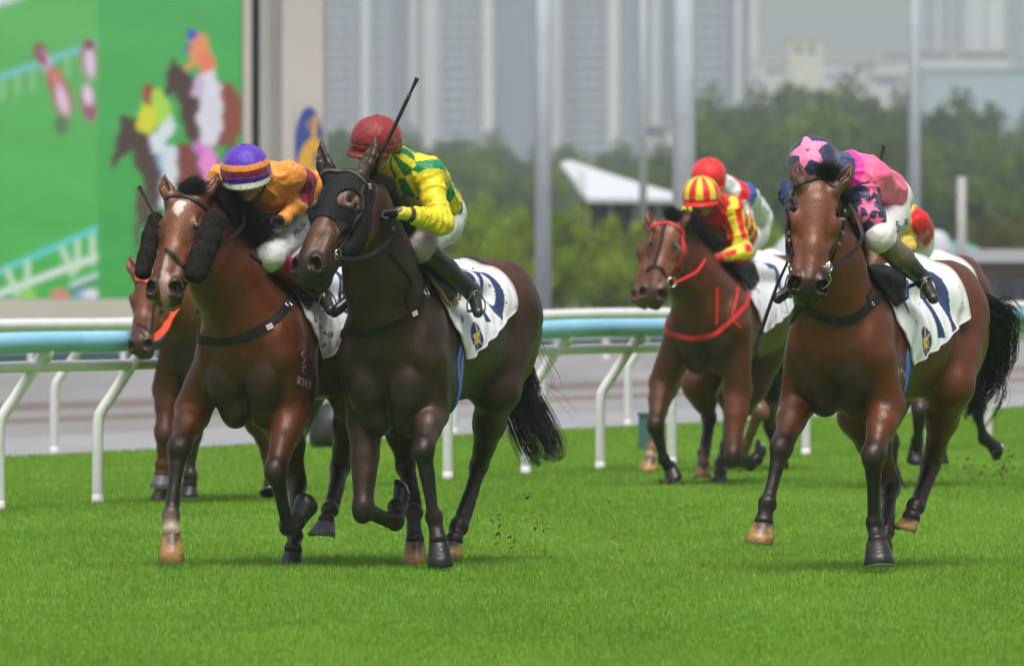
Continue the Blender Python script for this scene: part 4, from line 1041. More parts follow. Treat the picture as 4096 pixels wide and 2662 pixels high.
# ---- left bay with sheepskin cheekpieces ------------------------------------
def star_mark(H, V, N, col):
    c = np.array(H.HD(.20, .0, .045)); u, sx = np.array(H.u), np.array(H.ss); d = V-c
    a = (d@u)/.046; b = (d@sx)/.036; q = np.hypot(a, b)+.25*fnoise(V, 60, 5, 2); fr = (np.abs(d@np.array(H.nn)) < .09); w = np.clip((1.1-q)/.35, 0, 1)*fr
    col[:] = col*(1-w[:, None])+np.array((.62, .55, .50))*w[:, None]
    c = np.array(H.HD(.76, -.004, .03)); d = V-c; a = (d@u)/.115; b = (d@sx)/.014; q = np.hypot(a, b)+.3*fnoise(V, 50, 6, 2); w = np.clip((1.1-q)/.5, 0, 1)*(np.abs(d@np.array(H.nn)) < .09)*.6
    col[:] = col*(1-w[:, None])+np.array((.50, .44, .42))*w[:, None]
    c = np.array(H.HD(1.0, .012, -.03)); d = V-c; a = (d@u)/.085; b = (d@sx)/.026; q = np.hypot(a, b)+.3*fnoise(V, 50, 7, 2); w = np.clip((1.1-q)/.35, 0, 1)*.8*(np.abs(d@np.array(H.nn)) < .16)
    col[:] = col*(1-w[:, None])+np.array((.42, .24, .20))*w[:, None]
B = make_horse(dict(label='left bay horse with white forehead star and black sheepskin cheekpieces, branded shoulder', head_dir=23, o=(-1.155, 59.6), coat=(.088, .0225, .0080), mat='bay', fres=.0062, res=.0098, chest=.05,
    poll=(748, 772, .98), muzzle=(648, 1168, .27), face=20, hscale=1.24, eye=(783, 909), facec=(.165, .055, .028), mz=(.045, .026, .020), neck=1.22, bow=(.0, .0), marks=[star_mark],
    ears=((676, 780, 660, 700, .05), (806, 785, 868, 700, .10)), earc=(.10, .035, .02),
    legs=dict(
        RF=dict(p=[(772, 1640, .50), (718, 1790, .76), (682, 2056, .90), (686, 2130, .92), (690, 2242, .92)], toe=(-.1, -1, 0), hm=M_hoofy, fc=BLACK, sock=(.42, .31, .25), hr=.060),
        LF=dict(p=[(1168, 1640, .46), (1103, 1885, .70), (1150, 2098, .52), (1190, 2080, .42), (1222, 2045, .34)], toe=(.3, -.1, .9)),
        RH=dict(p=[(1120, 1640, -.30), (1190, 1930, -.40), (1178, 2130, -.10), (1172, 2200, -.04), (1168, 2275, -.04)], toe=(-.1, -1, 0)),
        LH=dict(p=[(1420, 1590, -.38), (1362, 1865, -.56), (1316, 2035, -.26), (1304, 2090, -.20), (1296, 2148, -.18)], toe=(-.3, -1, 0), hm=M_hoofg, hr=.062))))
# ---- right bay, facing the camera --------------------------------------------
Cc = make_horse(dict(label='right bay horse facing the camera with plain dark noseless bridle, saddle cloth numbered 11', head_dir=25, o=(1.900, 58.75), coat=(.098, .0255, .0088), mat='bay', fres=.0062, res=.0098, chest=-.02, extra=lambda H, S, b: S.ell(H.J(3516, 2205, .66), (.066, .066, .070), None, .03, BLACK),
    poll=(3275, 735, .95), muzzle=(3232, 1158, .26), face=-4, hscale=1.26, eye=(3344, 856), eyein=.35, facec=(.150, .048, .024), mz=(.018, .012, .011), neck=1.22, bow=(.0, .0),
    ears=((3205, 728, 3190, 652, .10), (3350, 742, 3400, 650, .06)), earc=(.07, .028, .018),
    legs=dict(
        RF=dict(p=[(3196, 1600, .50), (3124, 1795, .78), (3070, 2008, .92), (3056, 2092, .95), (3045, 2172, .96)], toe=(-.35, -1, 0), hm=M_hoofy, hr=.064),
        LF=dict(p=[(3545, 1620, .46), (3492, 1822, .70), (3496, 2090, .64), (3508, 2170, .68), (3516, 2268, .70)], toe=(0, -1, .1), hr=.070),
        RH=dict(p=[(3450, 1660, -.28), (3560, 1940, -.42), (3540, 2120, -.10), (3532, 2190, -.02), (3526, 2262, 0)], toe=(-.1, -1, 0)),
        LH=dict(p=[(3800, 1540, -.40), (3724, 1856, -.66), (3658, 2022, -.36), (3642, 2075, -.30), (3628, 2128, -.28)], toe=(-.5, -1, 0), hm=M_hoofy))))
# ---- red-bridled bay in the middle distance ------------------------------------
D = make_horse(dict(label='bay horse in red bridle and red breastplate galloping behind, between the leaders', head_dir=22, o=(1.56, 79.2), coat=(.092, .026, .010), mat='bay', fres=.009, res=.013, chest=.0,
    poll=(2682, 885, .98), muzzle=(2606, 1185, .24), face=14, hscale=1.28, eye=(2702, 985), facec=(.155, .052, .026), mz=(.07, .036, .026), neck=1.20,
    ears=((2612, 895, 2592, 842, .06), (2722, 895, 2758, 838, .10)), earc=(.09, .035, .02),
    legs=dict(
        RF=dict(p=[(2650, 1530, .48), (2622, 1700, .70), (2655, 1835, .62), (2680, 1870, .55), (2702, 1912, .52)], toe=(-.2, -1, -.3)),
        LF=dict(p=[(2950, 1560, .46), (2932, 1828, .62), (3000, 1850, .40), (3030, 1832, .34), (3056, 1818, .30)], toe=(.1, .1, 1)),
        RH=dict(p=[(2800, 1540, -.30), (2838, 1668, -.45), (2812, 1812, -.16), (2812, 1862, -.10), (2812, 1915, -.08)], toe=(-.1, -1, 0), hm=M_hoofy, sock=(.16, .07, .04)),
        LH=dict(p=[(3000, 1540, -.40), (2930, 1720, -.60), (2884, 1850, -.40), (2882, 1895, -.35), (2882, 1935, -.33)], toe=(-.3, -1, 0)))))
Fh = make_horse(dict(label='reddish horse almost hidden behind the red-bridled horse, pale lower legs showing', head_dir=20, o=(1.76, 83.6), coat=(.12, .042, .02), mat='bay', res=.016,
    poll=(2640, 905, .98), muzzle=(2562, 1195, .24), face=14, hscale=1.15, mz=(.09, .05, .04), neck=1.1,
    ears=((2600, 905, 2590, 870, .06), (2672, 905, 2700, 870, .10)),
    legs=dict(
        RF=dict(p=[(2690, 1500, .48), (2640, 1640, .74), (2608, 1790, .80), (2600, 1830, .82), (2594, 1882, .82)], toe=(-.1, -1, 0), hm=M_hoofy, c=(.10, .05, .03), sock=(.42, .27, .20), fc=(.3, .18, .13)),
        LF=dict(p=[(2960, 1500, .46), (3040, 1640, .62), (2985, 1770, .5), (2975, 1800, .46), (2966, 1830, .44)], toe=(.1, -1, 0), hm=M_hoofy, c=(.12, .055, .03), sock=(.45, .25, .14)),
        RH=dict(p=[(2860, 1500, -.30), (2920, 1640, -.55), (2900, 1780, -.3), (2895, 1820, -.3), (2890, 1865, -.3)], toe=(-.1, -1, 0)),
        LH=dict(p=[(3080, 1500, -.38), (3080, 1700, -.60), (3120, 1830, -.7), (3128, 1860, -.75), (3134, 1890, -.8)], toe=(-.1, -1, -.3)))))
E_ = make_horse(dict(label='bay horse at the far left behind the rail, low head with orange browband and rein', head_dir=17, o=(-1.82, 73.9), coat=(.12, .036, .018), mat='bay', fres=.009, res=.013, z=-.06,
    poll=(592, 1075, 1.02), muzzle=(556, 1395, .22), face=24, hscale=1.08, facec=(.15, .05, .025), mz=(.05, .03, .024), neck=1.1,
    ears=((540, 1085, 522, 1025, .06), (610, 1085, 640, 1030, .10)),
    legs=dict(
        RF=dict(p=[(668, 1560, .48), (655, 1730, .62), (648, 1860, .60), (646, 1895, .60), (642, 1945, .60)], toe=(-.1, -1, 0), hm=M_hoofg, c=(.10, .03, .018), hr=.054),
        LF=dict(p=[(800, 1560, .46), (770, 1740, .66), (760, 1900, .7), (758, 1940, .7), (756, 1985, .7)], toe=(-.1, -1, 0)),
        RH=dict(p=[(740, 1560, -.30), (690, 1760, -.5), (650, 1920, -.35), (645, 1960, -.30), (640, 2000, -.3)], toe=(-.1, -1, 0), c=(.12, .045, .03)),
        LH=dict(p=[(1000, 1600, -.35), (1072, 1800, -.62), (1082, 1930, -.55), (1082, 1955, -.55), (1082, 1990, -.5)], toe=(-.1, -1, 0), c=(.10, .035, .022)))))
G = make_horse(dict(label='dark-legged horse hidden behind the right bay, only legs and hindquarters showing', head_dir=20, o=(2.78, 78.2), coat=(.10, .032, .016), mat='bay', res=.016,
    poll=(3500, 1000, .95), muzzle=(3440, 1280, .24), face=10, hscale=1.15, mz=(.03, .02, .015), neck=1.1,
    ears=((3480, 1000, 3470, 960, .06), (3530, 1000, 3550, 960, .10)),
    legs=dict(
        RF=dict(p=[(3480, 1540, .48), (3560, 1760, .66), (3575, 1890, .66), (3584, 1925, .66), (3594, 1965, .66)], toe=(.1, -1, 0)),
        LF=dict(p=[(3660, 1530, .46), (3682, 1640, .60), (3668, 1765, .5), (3664, 1795, .46), (3660, 1835, .44)], toe=(.1, -1, 0)),
        RH=dict(p=[(3720, 1500, -.30), (3780, 1640, -.6), (3760, 1780, -.5), (3760, 1810, -.5), (3760, 1850, -.5)], toe=(-.1, -1, 0)),
        LH=dict(p=[(3840, 1500, -.38), (3900, 1620, -.66), (3935, 1750, -.78), (3958, 1765, -.84), (3992, 1775, -.9)], toe=(-.1, -.3, -1)))))
# ================================================================== TACK AND HAIR
NAVY = (.018, .038, .13); WHITE = (.74, .74, .77); YEL = (.72, .50, .03); LBLUE = (.012, .035, .20)
def dseg(U, Vv, a, b):
    a = np.array(a, float); b = np.array(b, float); d = b-a; t = np.clip(((U-a[0])*d[0]+(Vv-a[1])*d[1])/max(d@d, 1e-9), 0, 1)
    return np.hypot(U-a[0]-t*d[0], Vv-a[1]-t*d[1])
def stroke(U, Vv, pts, w):
    r = np.full(U.shape, 9.0)
    for i in range(len(pts)-1): r = np.minimum(r, dseg(U, Vv, pts[i], pts[i+1]))
    return r < w/2
def ovalring(U, Vv, c, rx, ry, w):
    q = np.hypot((U-c[0])/rx, (Vv-c[1])/ry); qi = np.hypot((U-c[0])/(rx-w), (Vv-c[1])/(ry-w)); return (q < 1) & (qi > 1)
GLY = {   # strokes in a cell 0..1 wide, 0..1 high
    '1': lambda U, V: stroke(U, V, [(.60, .05), (.60, .95)], .40) | stroke(U, V, [(.10, .30), (.38, .22), (.55, .08)], .22),
    '0': lambda U, V: ovalring(U, V, (.5, .5), .50, .50, .27),
    '7': lambda U, V: stroke(U, V, [(.08, .10), (.90, .10)], .2) | stroke(U, V, [(.84, .12), (.40, .94)], .24),
    '4': lambda U, V: stroke(U, V, [(.7, .04), (.7, .96)], .22) | stroke(U, V, [(.64, .06), (.10, .66), (.96, .66)], .18),
}
def cloth_print(text, x0, v0, cw, chh, logo):
    def fn(u, v, side):
        """u runs from front to rear on the side being read"""
        c = np.tile(np.array(WHITE), (len(u), 1))
        uu = u if side > 0 else (2*(x0+cw*len(text)/2)-u)                # reads left to right on both sides
        for i, ch in enumerate(text):
            U = (uu-x0-i*cw)/(cw*.86); V_ = (v-v0)/chh; m = GLY[ch](U, V_) & (U > -.05) & (U < 1.05) & (V_ > -.02) & (V_ < 1.02); c[m] = NAVY
        if logo:
            lx, lv = logo; a = (u-lx)/.062; b = (v-lv)/.088; q = np.abs(a)**1.5+np.abs(b)**1.5
            c[q < 1.0] = LBLUE
            U, V_ = a, b
            y = stroke(U, V_, [(.1, -.85), (-.05, .9)], .13) | stroke(U, V_, [(-.55, .45), (-.1, .1), (.5, -.45)], .14) | stroke(U, V_, [(-.5, -.1), (.55, .35)], .12) | ovalring(U, V_, (0, .05), .46, .34, .15)
            c[y & (q < .95)] = YEL
        return c
    return fn
def drape(H, name, xf, xr, vf, vr, off, m, colfn=None, sides=(1, -1), n=(90, 90), top=0.0, edge=None, ripple=.006, seed=0, flare=0, mesh_col=None, parent=None):
    """a sheet laid over the horse's trunk. xf/xr: front and rear edge as functions of t (0 spine, 1 hem); vf/vr: hem drop at front and rear"""
    out = []
    bv = H.bvh; Fw, Lf = H.Fw, H.Lf; nx, nv = n; Vs = []; cols = []
    for side in sides:
        G = np.zeros((nv, nx, 3)); Uc = np.zeros((nv, nx)); Vc = np.zeros((nv, nx))
        for j in range(nv):
            t = j/(nv-1)
            for i in range(nx):
                s = i/(nx-1); x = xf(t)+(xr(t)-xf(t))*s; v = t*(vf+(vr-vf)*s)
                th = v/.315; ax = H.L(x, 0, 1.20)
                d = Lf*(side*math.sin(th))+Vector((0, 0, math.cos(th)))
                hit = bv.ray_cast(ax+d*.75, -d, .75)
                p, nn = (hit[0], hit[1]) if hit[0] is not None else (ax+d*.3, d)
                o_ = off+ripple*math.sin(x*38+v*21+seed)*t+ripple*.6*math.sin(x*70-v*30+seed*2)*t+flare*max(0, t-.55)**1.5
                G[j, i] = p+d*o_; Uc[j, i] = -x; Vc[j, i] = v
        # relax so the sheet bridges hollows
        for _ in range(4):
            K = G.copy(); K[1:-1, 1:-1] = (G[:-2, 1:-1]+G[2:, 1:-1]+G[1:-1, :-2]+G[1:-1, 2:])/4; G = K
        Vs.append((G, Uc, Vc, side))
    allV = []; allQ = []; allC = []; b = 0
    for G, Uc, Vc, side in Vs:
        i = np.arange(nx*nv).reshape(nv, nx)+b; q = np.stack([i[:-1, :-1], i[:-1, 1:], i[1:, 1:], i[1:, :-1]], -1).reshape(-1, 4)
        if side < 0: q = q[:, ::-1]
        allV.append(G.reshape(-1, 3)); allQ.append(q); b += nx*nv
        if colfn is not None: allC.append(colfn(Uc.ravel(), Vc.ravel(), side))
    V = np.concatenate(allV); Q = np.concatenate(allQ)
    me = mesh_np(name, V, Q, True, np.concatenate(allC) if allC else mesh_col)
    o = link(name, me, m, parent or H.root)
    sol = o.modifiers.new('thickness', 'SOLIDIFY'); sol.thickness = .008; sol.offset = 1
    H.grids = getattr(H, 'grids', {}); H.grids[name] = Vs
    return o
def cloth(H, text, logo, m=None, x0=.14, v0=.10, cw=.15, ch=.36, rear=-.56, front=.02, vf=.72, vr=.48, **k):
    o = drape(H, 'saddlecloth', lambda t: front+.04*t-.14*max(0, t-.6)/.4, lambda t: rear+.02-.06*math.sin(min(t/.8, 1)*1.57), vf, vr, .016, m or M_cloth, cloth_print(text, x0, v0, cw, ch, logo), n=(120, 130), flare=.05, **k)
    G = [g for g in H.grids['saddlecloth'] if g[3] > 0][0][0]
    # bound edge
    mb = MB(); e = [Vector(p) for p in G[:, -1]]+[Vector(p) for p in G[-1, ::-1]][1:]+[Vector(p) for p in G[::-1, 0]][1:]
    mb.tube(e[::3], .006, 6); mb.build('binding', mat('cloth_binding', (.55, .52, .50, 1), .8) if 'cloth_binding' not in bpy.data.materials else bpy.data.materials['cloth_binding'], o)
    return o
def saddle(H, edge_m, flap=(.25, -.05, .30)):
    o = drape(H, 'saddle', lambda t: .36-.02*t+.04*math.sin(t*3.1), lambda t: .02+.16*t, flap[2], flap[2]*.88, .034, M_leather, n=(36, 44), ripple=.002)
    G = [g for g in H.grids['saddle'] if g[3] > 0][0][0]
    mb = MB(); e = [Vector(p) for p in G[::-1, 0]][:-8]; e = [Vector(p) for p in G[-1, ::-1]][:-1]+e
    mb.tube(e[::2], .011, 8); mb.build('flap_edge', edge_m, o)
    s = SDF(); s.ell(H.L(.12, 0, 1.53), (.22, .12, .035), (H.Fw, H.Lf, Vector((0, 0, 1))), .03); s.cap(H.L(.32, -.03, 1.545), H.L(.32, .03, 1.545), .035, .035, .03)
    V, Q = s.mesh(.012); link('seat', mesh_np('seat', V, Q), M_leather, o)
    return o
def girth(H, x_top=.12, x_bot=.30, m=None, width=.085, stripe=False):
    pts = []
    for i in range(26):
        a = 2*math.pi*i/26; d = H.Lf*math.sin(a)+Vector((0, 0, math.cos(a))); x = x_top+(x_bot-x_top)*(.5-.5*math.cos(a))
        ax = H.L(x, 0, 1.18); hit = H.bvh.ray_cast(ax+d*.8, -d, .8)
        if hit[0] is not None: pts.append(hit[0])
    o = H.strap('girth', pts, width, .010, m or M_bluegirth, closed=True, off=.002, dens=5)
    if stripe:
        P, N = H.last; vs, fs = band([p+n*.010 for p, n in zip(P, N)], N, .016, .003, 0, True); mb = MB(); mb.add(vs, fs); mb.build('elastic', M_cream_el, o)
    return o
def ring(H, name, c, r, nrm, tube=.0045, m=None, parent=None, squash=1.0, n=22):
    nrm = Vector(nrm).normalized(); a = nrm.cross(Vector((0, 0, 1))).normalized(); b = nrm.cross(a)
    pts = [c+a*math.cos(w)*r*squash+b*math.sin(w)*r for w in [2*math.pi*i/n for i in range(n+1)]]
    mb = MB(); mb.tube(pts, tube, 6, cap=False); return mb.build(name, m or M_steelbit, parent or H.root)
def path_free(H, pts, off):
    """pixel points with depth metres measured from the poll -> world"""
    return [W(x, y, H.poll.y+d) for x, y, d in pts]
def rein(H, pts, w=.010, m=None, name='rein', parent=None, flat=True):
    P = crom(path_free(H, pts, 0), 8); mb = MB()
    N = []
    for i in range(len(P)): N.append(Vector((.25, -1, .15)).normalized())
    vs, fs = band(P, N, w*2, .004); mb.add(vs, fs); return mb.build(name, m or M_leather, parent or H.root)
def buckle(H, px, py, sz=.022, m=None, name='buckle'):
    hit = H.ray(px, py)
    if hit[0] is None: return
    c, nn = hit[0]+hit[1]*.013, hit[1]; a = nn.cross(Vector((0, 0, 1))).normalized(); b = nn.cross(a); a = (a+b*.5).normalized(); b = nn.cross(a)
    pts = [c+a*sz*x+b*sz*.8*y for x, y in ((-1, -1), (1, -1), (1, 1), (-1, 1), (-1, -1))]; mb = MB(); mb.tube(pts, .003, 6, cap=False); mb.tube([c-a*sz, c+a*sz], .0025, 6); mb.build(name, m or M_steelbit, H.root)
def tail(H, guide, n, name='tail', seed=1, spread=.16, r=.0035, wisps=0):
    rg = np.random.RandomState(seed); G = np.array([tuple(v) for v in crom(guide, 8)]); k = len(G); t = np.linspace(0, 1, k); Vs = []; Fs = []; base = 0
    T = np.gradient(G, axis=0); T /= np.linalg.norm(T, axis=1)[:, None]; a = np.cross(T, (0, 0, 1.0)); a /= np.linalg.norm(a, axis=1)[:, None]+1e-9; b = np.cross(T, a)
    for lock in range(n//10):
        o = rg.normal(size=2); le = rg.uniform(.55, 1.08); ph = rg.rand()*6.28; f = rg.uniform(3, 7)
        wis = lock < wisps; sp = spread*(2.4 if wis else 1)
        for q in range(10 if not wis else 3):
            oo = o+rg.normal(size=2)*.22; tt = np.clip(t*le, 0, 1); ii = tt*(k-1); i0 = ii.astype(int); i1 = np.minimum(i0+1, k-1); fr = (ii-i0)[:, None]
            C0 = G[i0]*(1-fr)+G[i1]*fr; A = a[i0]; B = b[i0]
            w = (.20+.8*np.sin(np.minimum(tt*1.25, 1.2)))*sp*(1-.35*tt**3)
            P = C0+A*(oo[0]*w*.5+.012*np.sin(tt*f+ph))[:, None]+B*(oo[1]*w*.5+.012*np.cos(tt*f+ph+q*.1))[:, None]
            rr = (r*(1-.75*t))[:, None]*(1 if not wis else .8)
            ringv = [P+rr*(A*math.cos(z)+B*math.sin(z)) for z in (0, 2.09, 4.19)]
            Vs.append(np.stack(ringv, 1).reshape(-1, 3)); idx = np.arange(k-1)[:, None]*3+base
            for c in range(3): d = (c+1) % 3; Fs.append(np.concatenate([idx+c, idx+d, idx+3+d, idx+3+c], 1))
            base += k*3
    return link(name, mesh_np(name, np.concatenate(Vs), np.concatenate(Fs), True), M_hair, H.root)
def mane(H, n=700, length=.22, seed=2, dirv=(.5, .2, .5), droop=.9, name='mane', t0=0, t1=1, spread=.28, r=.003):
    a = H.HD(-.04, 0, -.075); b = H.L(.22, 0, 1.58); P = []
    for i in range(14):
        t = t0+(t1-t0)*i/13; p = a.lerp(b, t)+Vector((0, 0, .3)); q, nn = H.near(a.lerp(b, t)+Vector((0, 0, .05))); P.append(q)
    D = [Vector(dirv)]*len(P)
    return hair(name, P, D, length, n, r, H.root, seed, droop=droop, spread=spread, wave=.02)

def patch(H, name, region, off, m, parent=None, col=None, thick=.003):
    """a close-fitting cloth cut from the surface where region(t, s, n) holds (head coordinates)"""
    me = H.me; nv = len(me.vertices); V = np.empty(nv*3, dtype=np.float32); me.vertices.foreach_get('co', V); V = V.reshape(-1, 3).astype(float)
    nl = len(me.loops); li = np.empty(nl, dtype=np.int32); me.loops.foreach_get('vertex_index', li); Q = li.reshape(-1, 4)
    d = V-np.array(H.poll); t = d@np.array(H.u)/H.LH; s = d@np.array(H.ss)/H.cf.get('hscale', 1); n = d@np.array(H.nn)/H.cf.get('hscale', 1)
    near = (np.abs(t-.4) < .9) & (np.abs(s) < .3) & (np.abs(n) < .35)
    ok = np.zeros(nv, bool); ok[near] = region(t[near], s[near], n[near], V[near])
    q = Q[ok[Q].all(1)]; N = vnormals(V, Q); used = np.unique(q); mp = np.full(nv, -1); mp[used] = np.arange(len(used))
    Vp = V[used]+N[used]*off
    o = link(name, mesh_np(name, Vp, mp[q], True), m, parent or H.root)
    o['n'] = len(q); del o['n']; sm_ = o.modifiers.new('smooth', 'SMOOTH'); sm_.iterations = 3; sol = o.modifiers.new('thickness', 'SOLIDIFY'); sol.thickness = thick; sol.offset = 1
    return o

# ---------------------------------------------------------------- the leader (10)
H = A
eL = H.eyes
def hood_region(t, s, n, P=None):
    edge = .50-.9*np.abs(s)*(np.abs(s) < .05)*.0+np.where(np.abs(s) > .05, (np.abs(s)-.05)*3.2, 0)
    low = np.where(n < -.05, .66+(-.05-n)*.6, edge)
    hole = (np.linalg.norm(P-np.array(eL[0][0]+H.u*.004-H.ss*.012), axis=1) < .066) | (np.linalg.norm(P-np.array(eL[1][0]), axis=1) < .062)
    return (t > -.03) & (t < np.minimum(low, .74)) & ~hole & (n > -.105-.13*np.clip(t, 0, 1))
hd = patch(H, 'hood', hood_region, .004, M_hood)
for s in (1, -1):
    c, cn = eL[0] if s == 1 else eL[1]; c = c+(H.u*.004-H.ss*.012 if s == 1 else Vector()); P = []; a_ = cn.cross(H.u).normalized(); b_ = cn.cross(a_).normalized()
    for i in range(28):
        w = 2*math.pi*i/28; o_ = c+a_*.066*math.cos(w)+b_*.066*math.sin(w)+cn*.12; hh_ = H.bvh.ray_cast(o_, -cn, .3)
        if hh_[0] is not None: P.append(hh_[0])
    H.strap('eye_ring', P, .016, .008, M_hood, closed=True, off=.004, dens=3, parent=hd)
H.strap('seam', [(1347, 690), (1322, 745), (1298, 800), (1274, 842)], .004, .003, M_hood, off=.007, parent=hd)
br = H.strap('bridle', [(1284, 712), (1290, 697), (1315, 681), (1357, 679), (1406, 693), (1440, 714), (1460, 739)], .017, .007, M_bleather, off=.008)
H.strap('cheekpiece', [(1466, 715), (1466, 772), (1464, 854), (1462, 912), (1448, 965)], .014, .006, M_leather, off=.008, parent=br)
H.strap('cheekpiece', [(1452, 745), (1440, 772), (1446, 821), (1415, 883), (1390, 937), (1361, 978), (1346, 1004)], .014, .006, M_bleather, off=.008, parent=br)
hit = H.ray(1344, 1015); bp = hit[0]+hit[1]*.012 if hit[0] else H.HD(.8, .06, -.08)
bit = ring(H, 'bit_ring', bp, .026, hit[1] if hit[0] else (.5, -1, 0)); mb = MB(); mb.tube([bp, bp-H.ss*.17*1.0], .006, 6); mb.build('mouthpiece', M_steelbit, bit)
rein(H, [(1352, 1030, -.27), (1410, 1034, -.24), (1473, 1022, -.18), (1522, 992, -.10), (1563, 954, 0), (1573, 920, .06), (1558, 882, .10), (1540, 852, .12)], .011)
mb = MB(); s0 = H.HD(.05, .085, -.03); hit = H.ray(1467, 748)
if hit[0]: mb.box(hit[0]+hit[1]*.017, (.020, .008, .030), bev=.003); mb.build('rosette', M_steelbit, br)
bpl = H.strap('breastplate', [(1722, 1095), (1706, 1140), (1691, 1183), (1657, 1245), (1589, 1293), (1506, 1327), (1445, 1336), (1380, 1330), H.L(.52, -.26, 1.22), H.L(.25, -.27, 1.40)], .042, .007, M_leather, off=.002)
H.strap('neck_strap', [(1560, 1015), (1600, 1060), (1632, 1105), (1646, 1135), (1628, 1170), (1624, 1200), (1634, 1240)], .014, .005, M_leather, off=.003, parent=bpl)
buckle(H, 1698, 1172); 
def tag_patch(H, px, py, w, h, rot=.4):
    hit = H.ray(px, py); nn = hit[1]; a = nn.cross(Vector((0, 0, 1))).normalized()*-1; b = nn.cross(a); a2 = a*math.cos(rot)+b*math.sin(rot); b2 = nn.cross(a2); c = hit[0]+nn*.0125
    k = 24; V = []; col = []
    for j in range(k):
        for i in range(k):
            u, v = (i/(k-1)-.5), (j/(k-1)-.5); V.append(tuple(c+a2*u*w+b2*v*h)); r_ = math.hypot((u+.1)*1.1, v); red = .20 < r_ < .33 or (abs(u-.36) < .05 and abs(v) < .3) or abs(u) > .46 or abs(v) > .46 or (r_ < .08)
            col.append((.50, .02, .03) if red else (.75, .72, .70))
    i = np.arange(k*k).reshape(k, k); q = np.stack([i[:-1, :-1], i[:-1, 1:], i[1:, 1:], i[1:, :-1]], -1).reshape(-1, 4)
    link('maker_label', mesh_np('maker_label', V, q, True, col), M_redtag, H.root)
tag_patch(H, 1655, 1252, .034, .026)
cloth(H, '10', (-.12, .50), M_cloth, x0=-.05, cw=.195, ch=.36, v0=.05, rear=-.37, front=.32, seed=1, vf=.62, vr=.36)
saddle(H, M_tan); girth(H, m=M_bluegirth, stripe=True)
mane(H, 2600, .15, 3, (.9, -.1, .10), .5, t0=.0, t1=.55, spread=.28, r=.0015)
mane(H, 1500, .18, 4, (.8, .1, -.2), .8, t0=.3, t1=.9, name='mane', r=.0015)
tail(H, [H.L(-.97, 0, 1.44), H.J(2045, 1420, -1.10), H.J(2070, 1560, -1.18), H.J(2125, 1680, -1.22), H.J(2185, 1800, -1.25), H.J(2200, 1850, -1.25)], 950, spread=.16, seed=5, r=.0024, wisps=12)

# ---------------------------------------------------------------- the left bay
H = B
br = H.strap('bridle', [(664, 800), (668, 791), (692, 783), (735, 786), (777, 800), (808, 822), (826, 845)], .018, .007, M_leather, off=.002)
H.strap('noseband', [(612, 1030), (617, 1015), (630, 1003), (661, 999), (692, 1020), (731, 1064), (745, 1080)], .019, .008, M_leather, off=.002)
H.strap('cheekpiece', [(826, 845), (810, 920), (790, 1000), (756, 1085)], .014, .006, M_leather, off=.002, parent=br)
def fleece(a, b, r1, r2, name='cheek_roll'):
    s = SDF(); d = (b-a).normalized(); m = a.lerp(b, .5)
    s.chain([a, a.lerp(b, .33), a.lerp(b, .66), b], [r1, (r1+r2)/2*1.05, (r1+r2)/2*1.03, r2], .02)
    V, Q = s.mesh(.007); N = vnormals(V, Q); V = V+N*(fnoise(V, 55, 3, 3)*.003)[:, None]
    return link(name, mesh_np(name, V, Q), M_fleece, B.root)
fl = fleece(W(858, 882, B.poll.y-.16), W(785, 1088, B.poll.y-.26), .064, .060)
fl = fleece(W(622, 880, B.poll.y-.0), W(572, 1085, B.poll.y-.12), .042, .045)
for k_, (aa, bb, dd) in enumerate((((862, 880), (782, 1090), -.16), ((622, 880), (572, 1085), 0))):
    pts = [W(lerp(aa[0], bb[0], t), lerp(aa[1], bb[1], t), B.poll.y+dd-.1*t) for t in np.linspace(0, 1, 10)]
    hair('cheek_roll_wool', pts, [Vector((1 if k_ == 0 else -1, -.6, 0))]*10, .030, 2600, .0013, B.root, 8+k_, droop=.1, spread=2.6, m=M_fleece, segs=3)
hit = H.ray(742, 1098); c_ = hit[0] if hit[0] else H.HD(.82, .07, -.08)
ring(H, 'bit_ring', c_+Vector((.012, -.02, 0)), .030, (.5, -1, 0)); 
rein(H, [(748, 1120, -.22), (800, 1060, -.20), (882, 983, -.12), (932, 945, 0), (969, 907, .08), (976, 862, .12), (956, 828, .16)], .010)
bpl = H.strap('breastplate', [(1188, 1130), (1170, 1175), (1151, 1214), (1117, 1259), (1049, 1311), (964, 1352), (878, 1368), (799, 1358), (766, 1330), H.L(.50, -.26, 1.24), H.L(.25, -.27, 1.40)], .044, .007, M_leather, off=.002)
H.strap('neck_strap', [(1000, 1020), (1040, 1048), (1077, 1077), (1120, 1110), (1150, 1150), (1160, 1180), (1140, 1215)], .016, .005, M_leather, off=.003, parent=bpl)
buckle(H, 1148, 1222); tag_patch(H, 1078, 1306, .036, .028, .45)
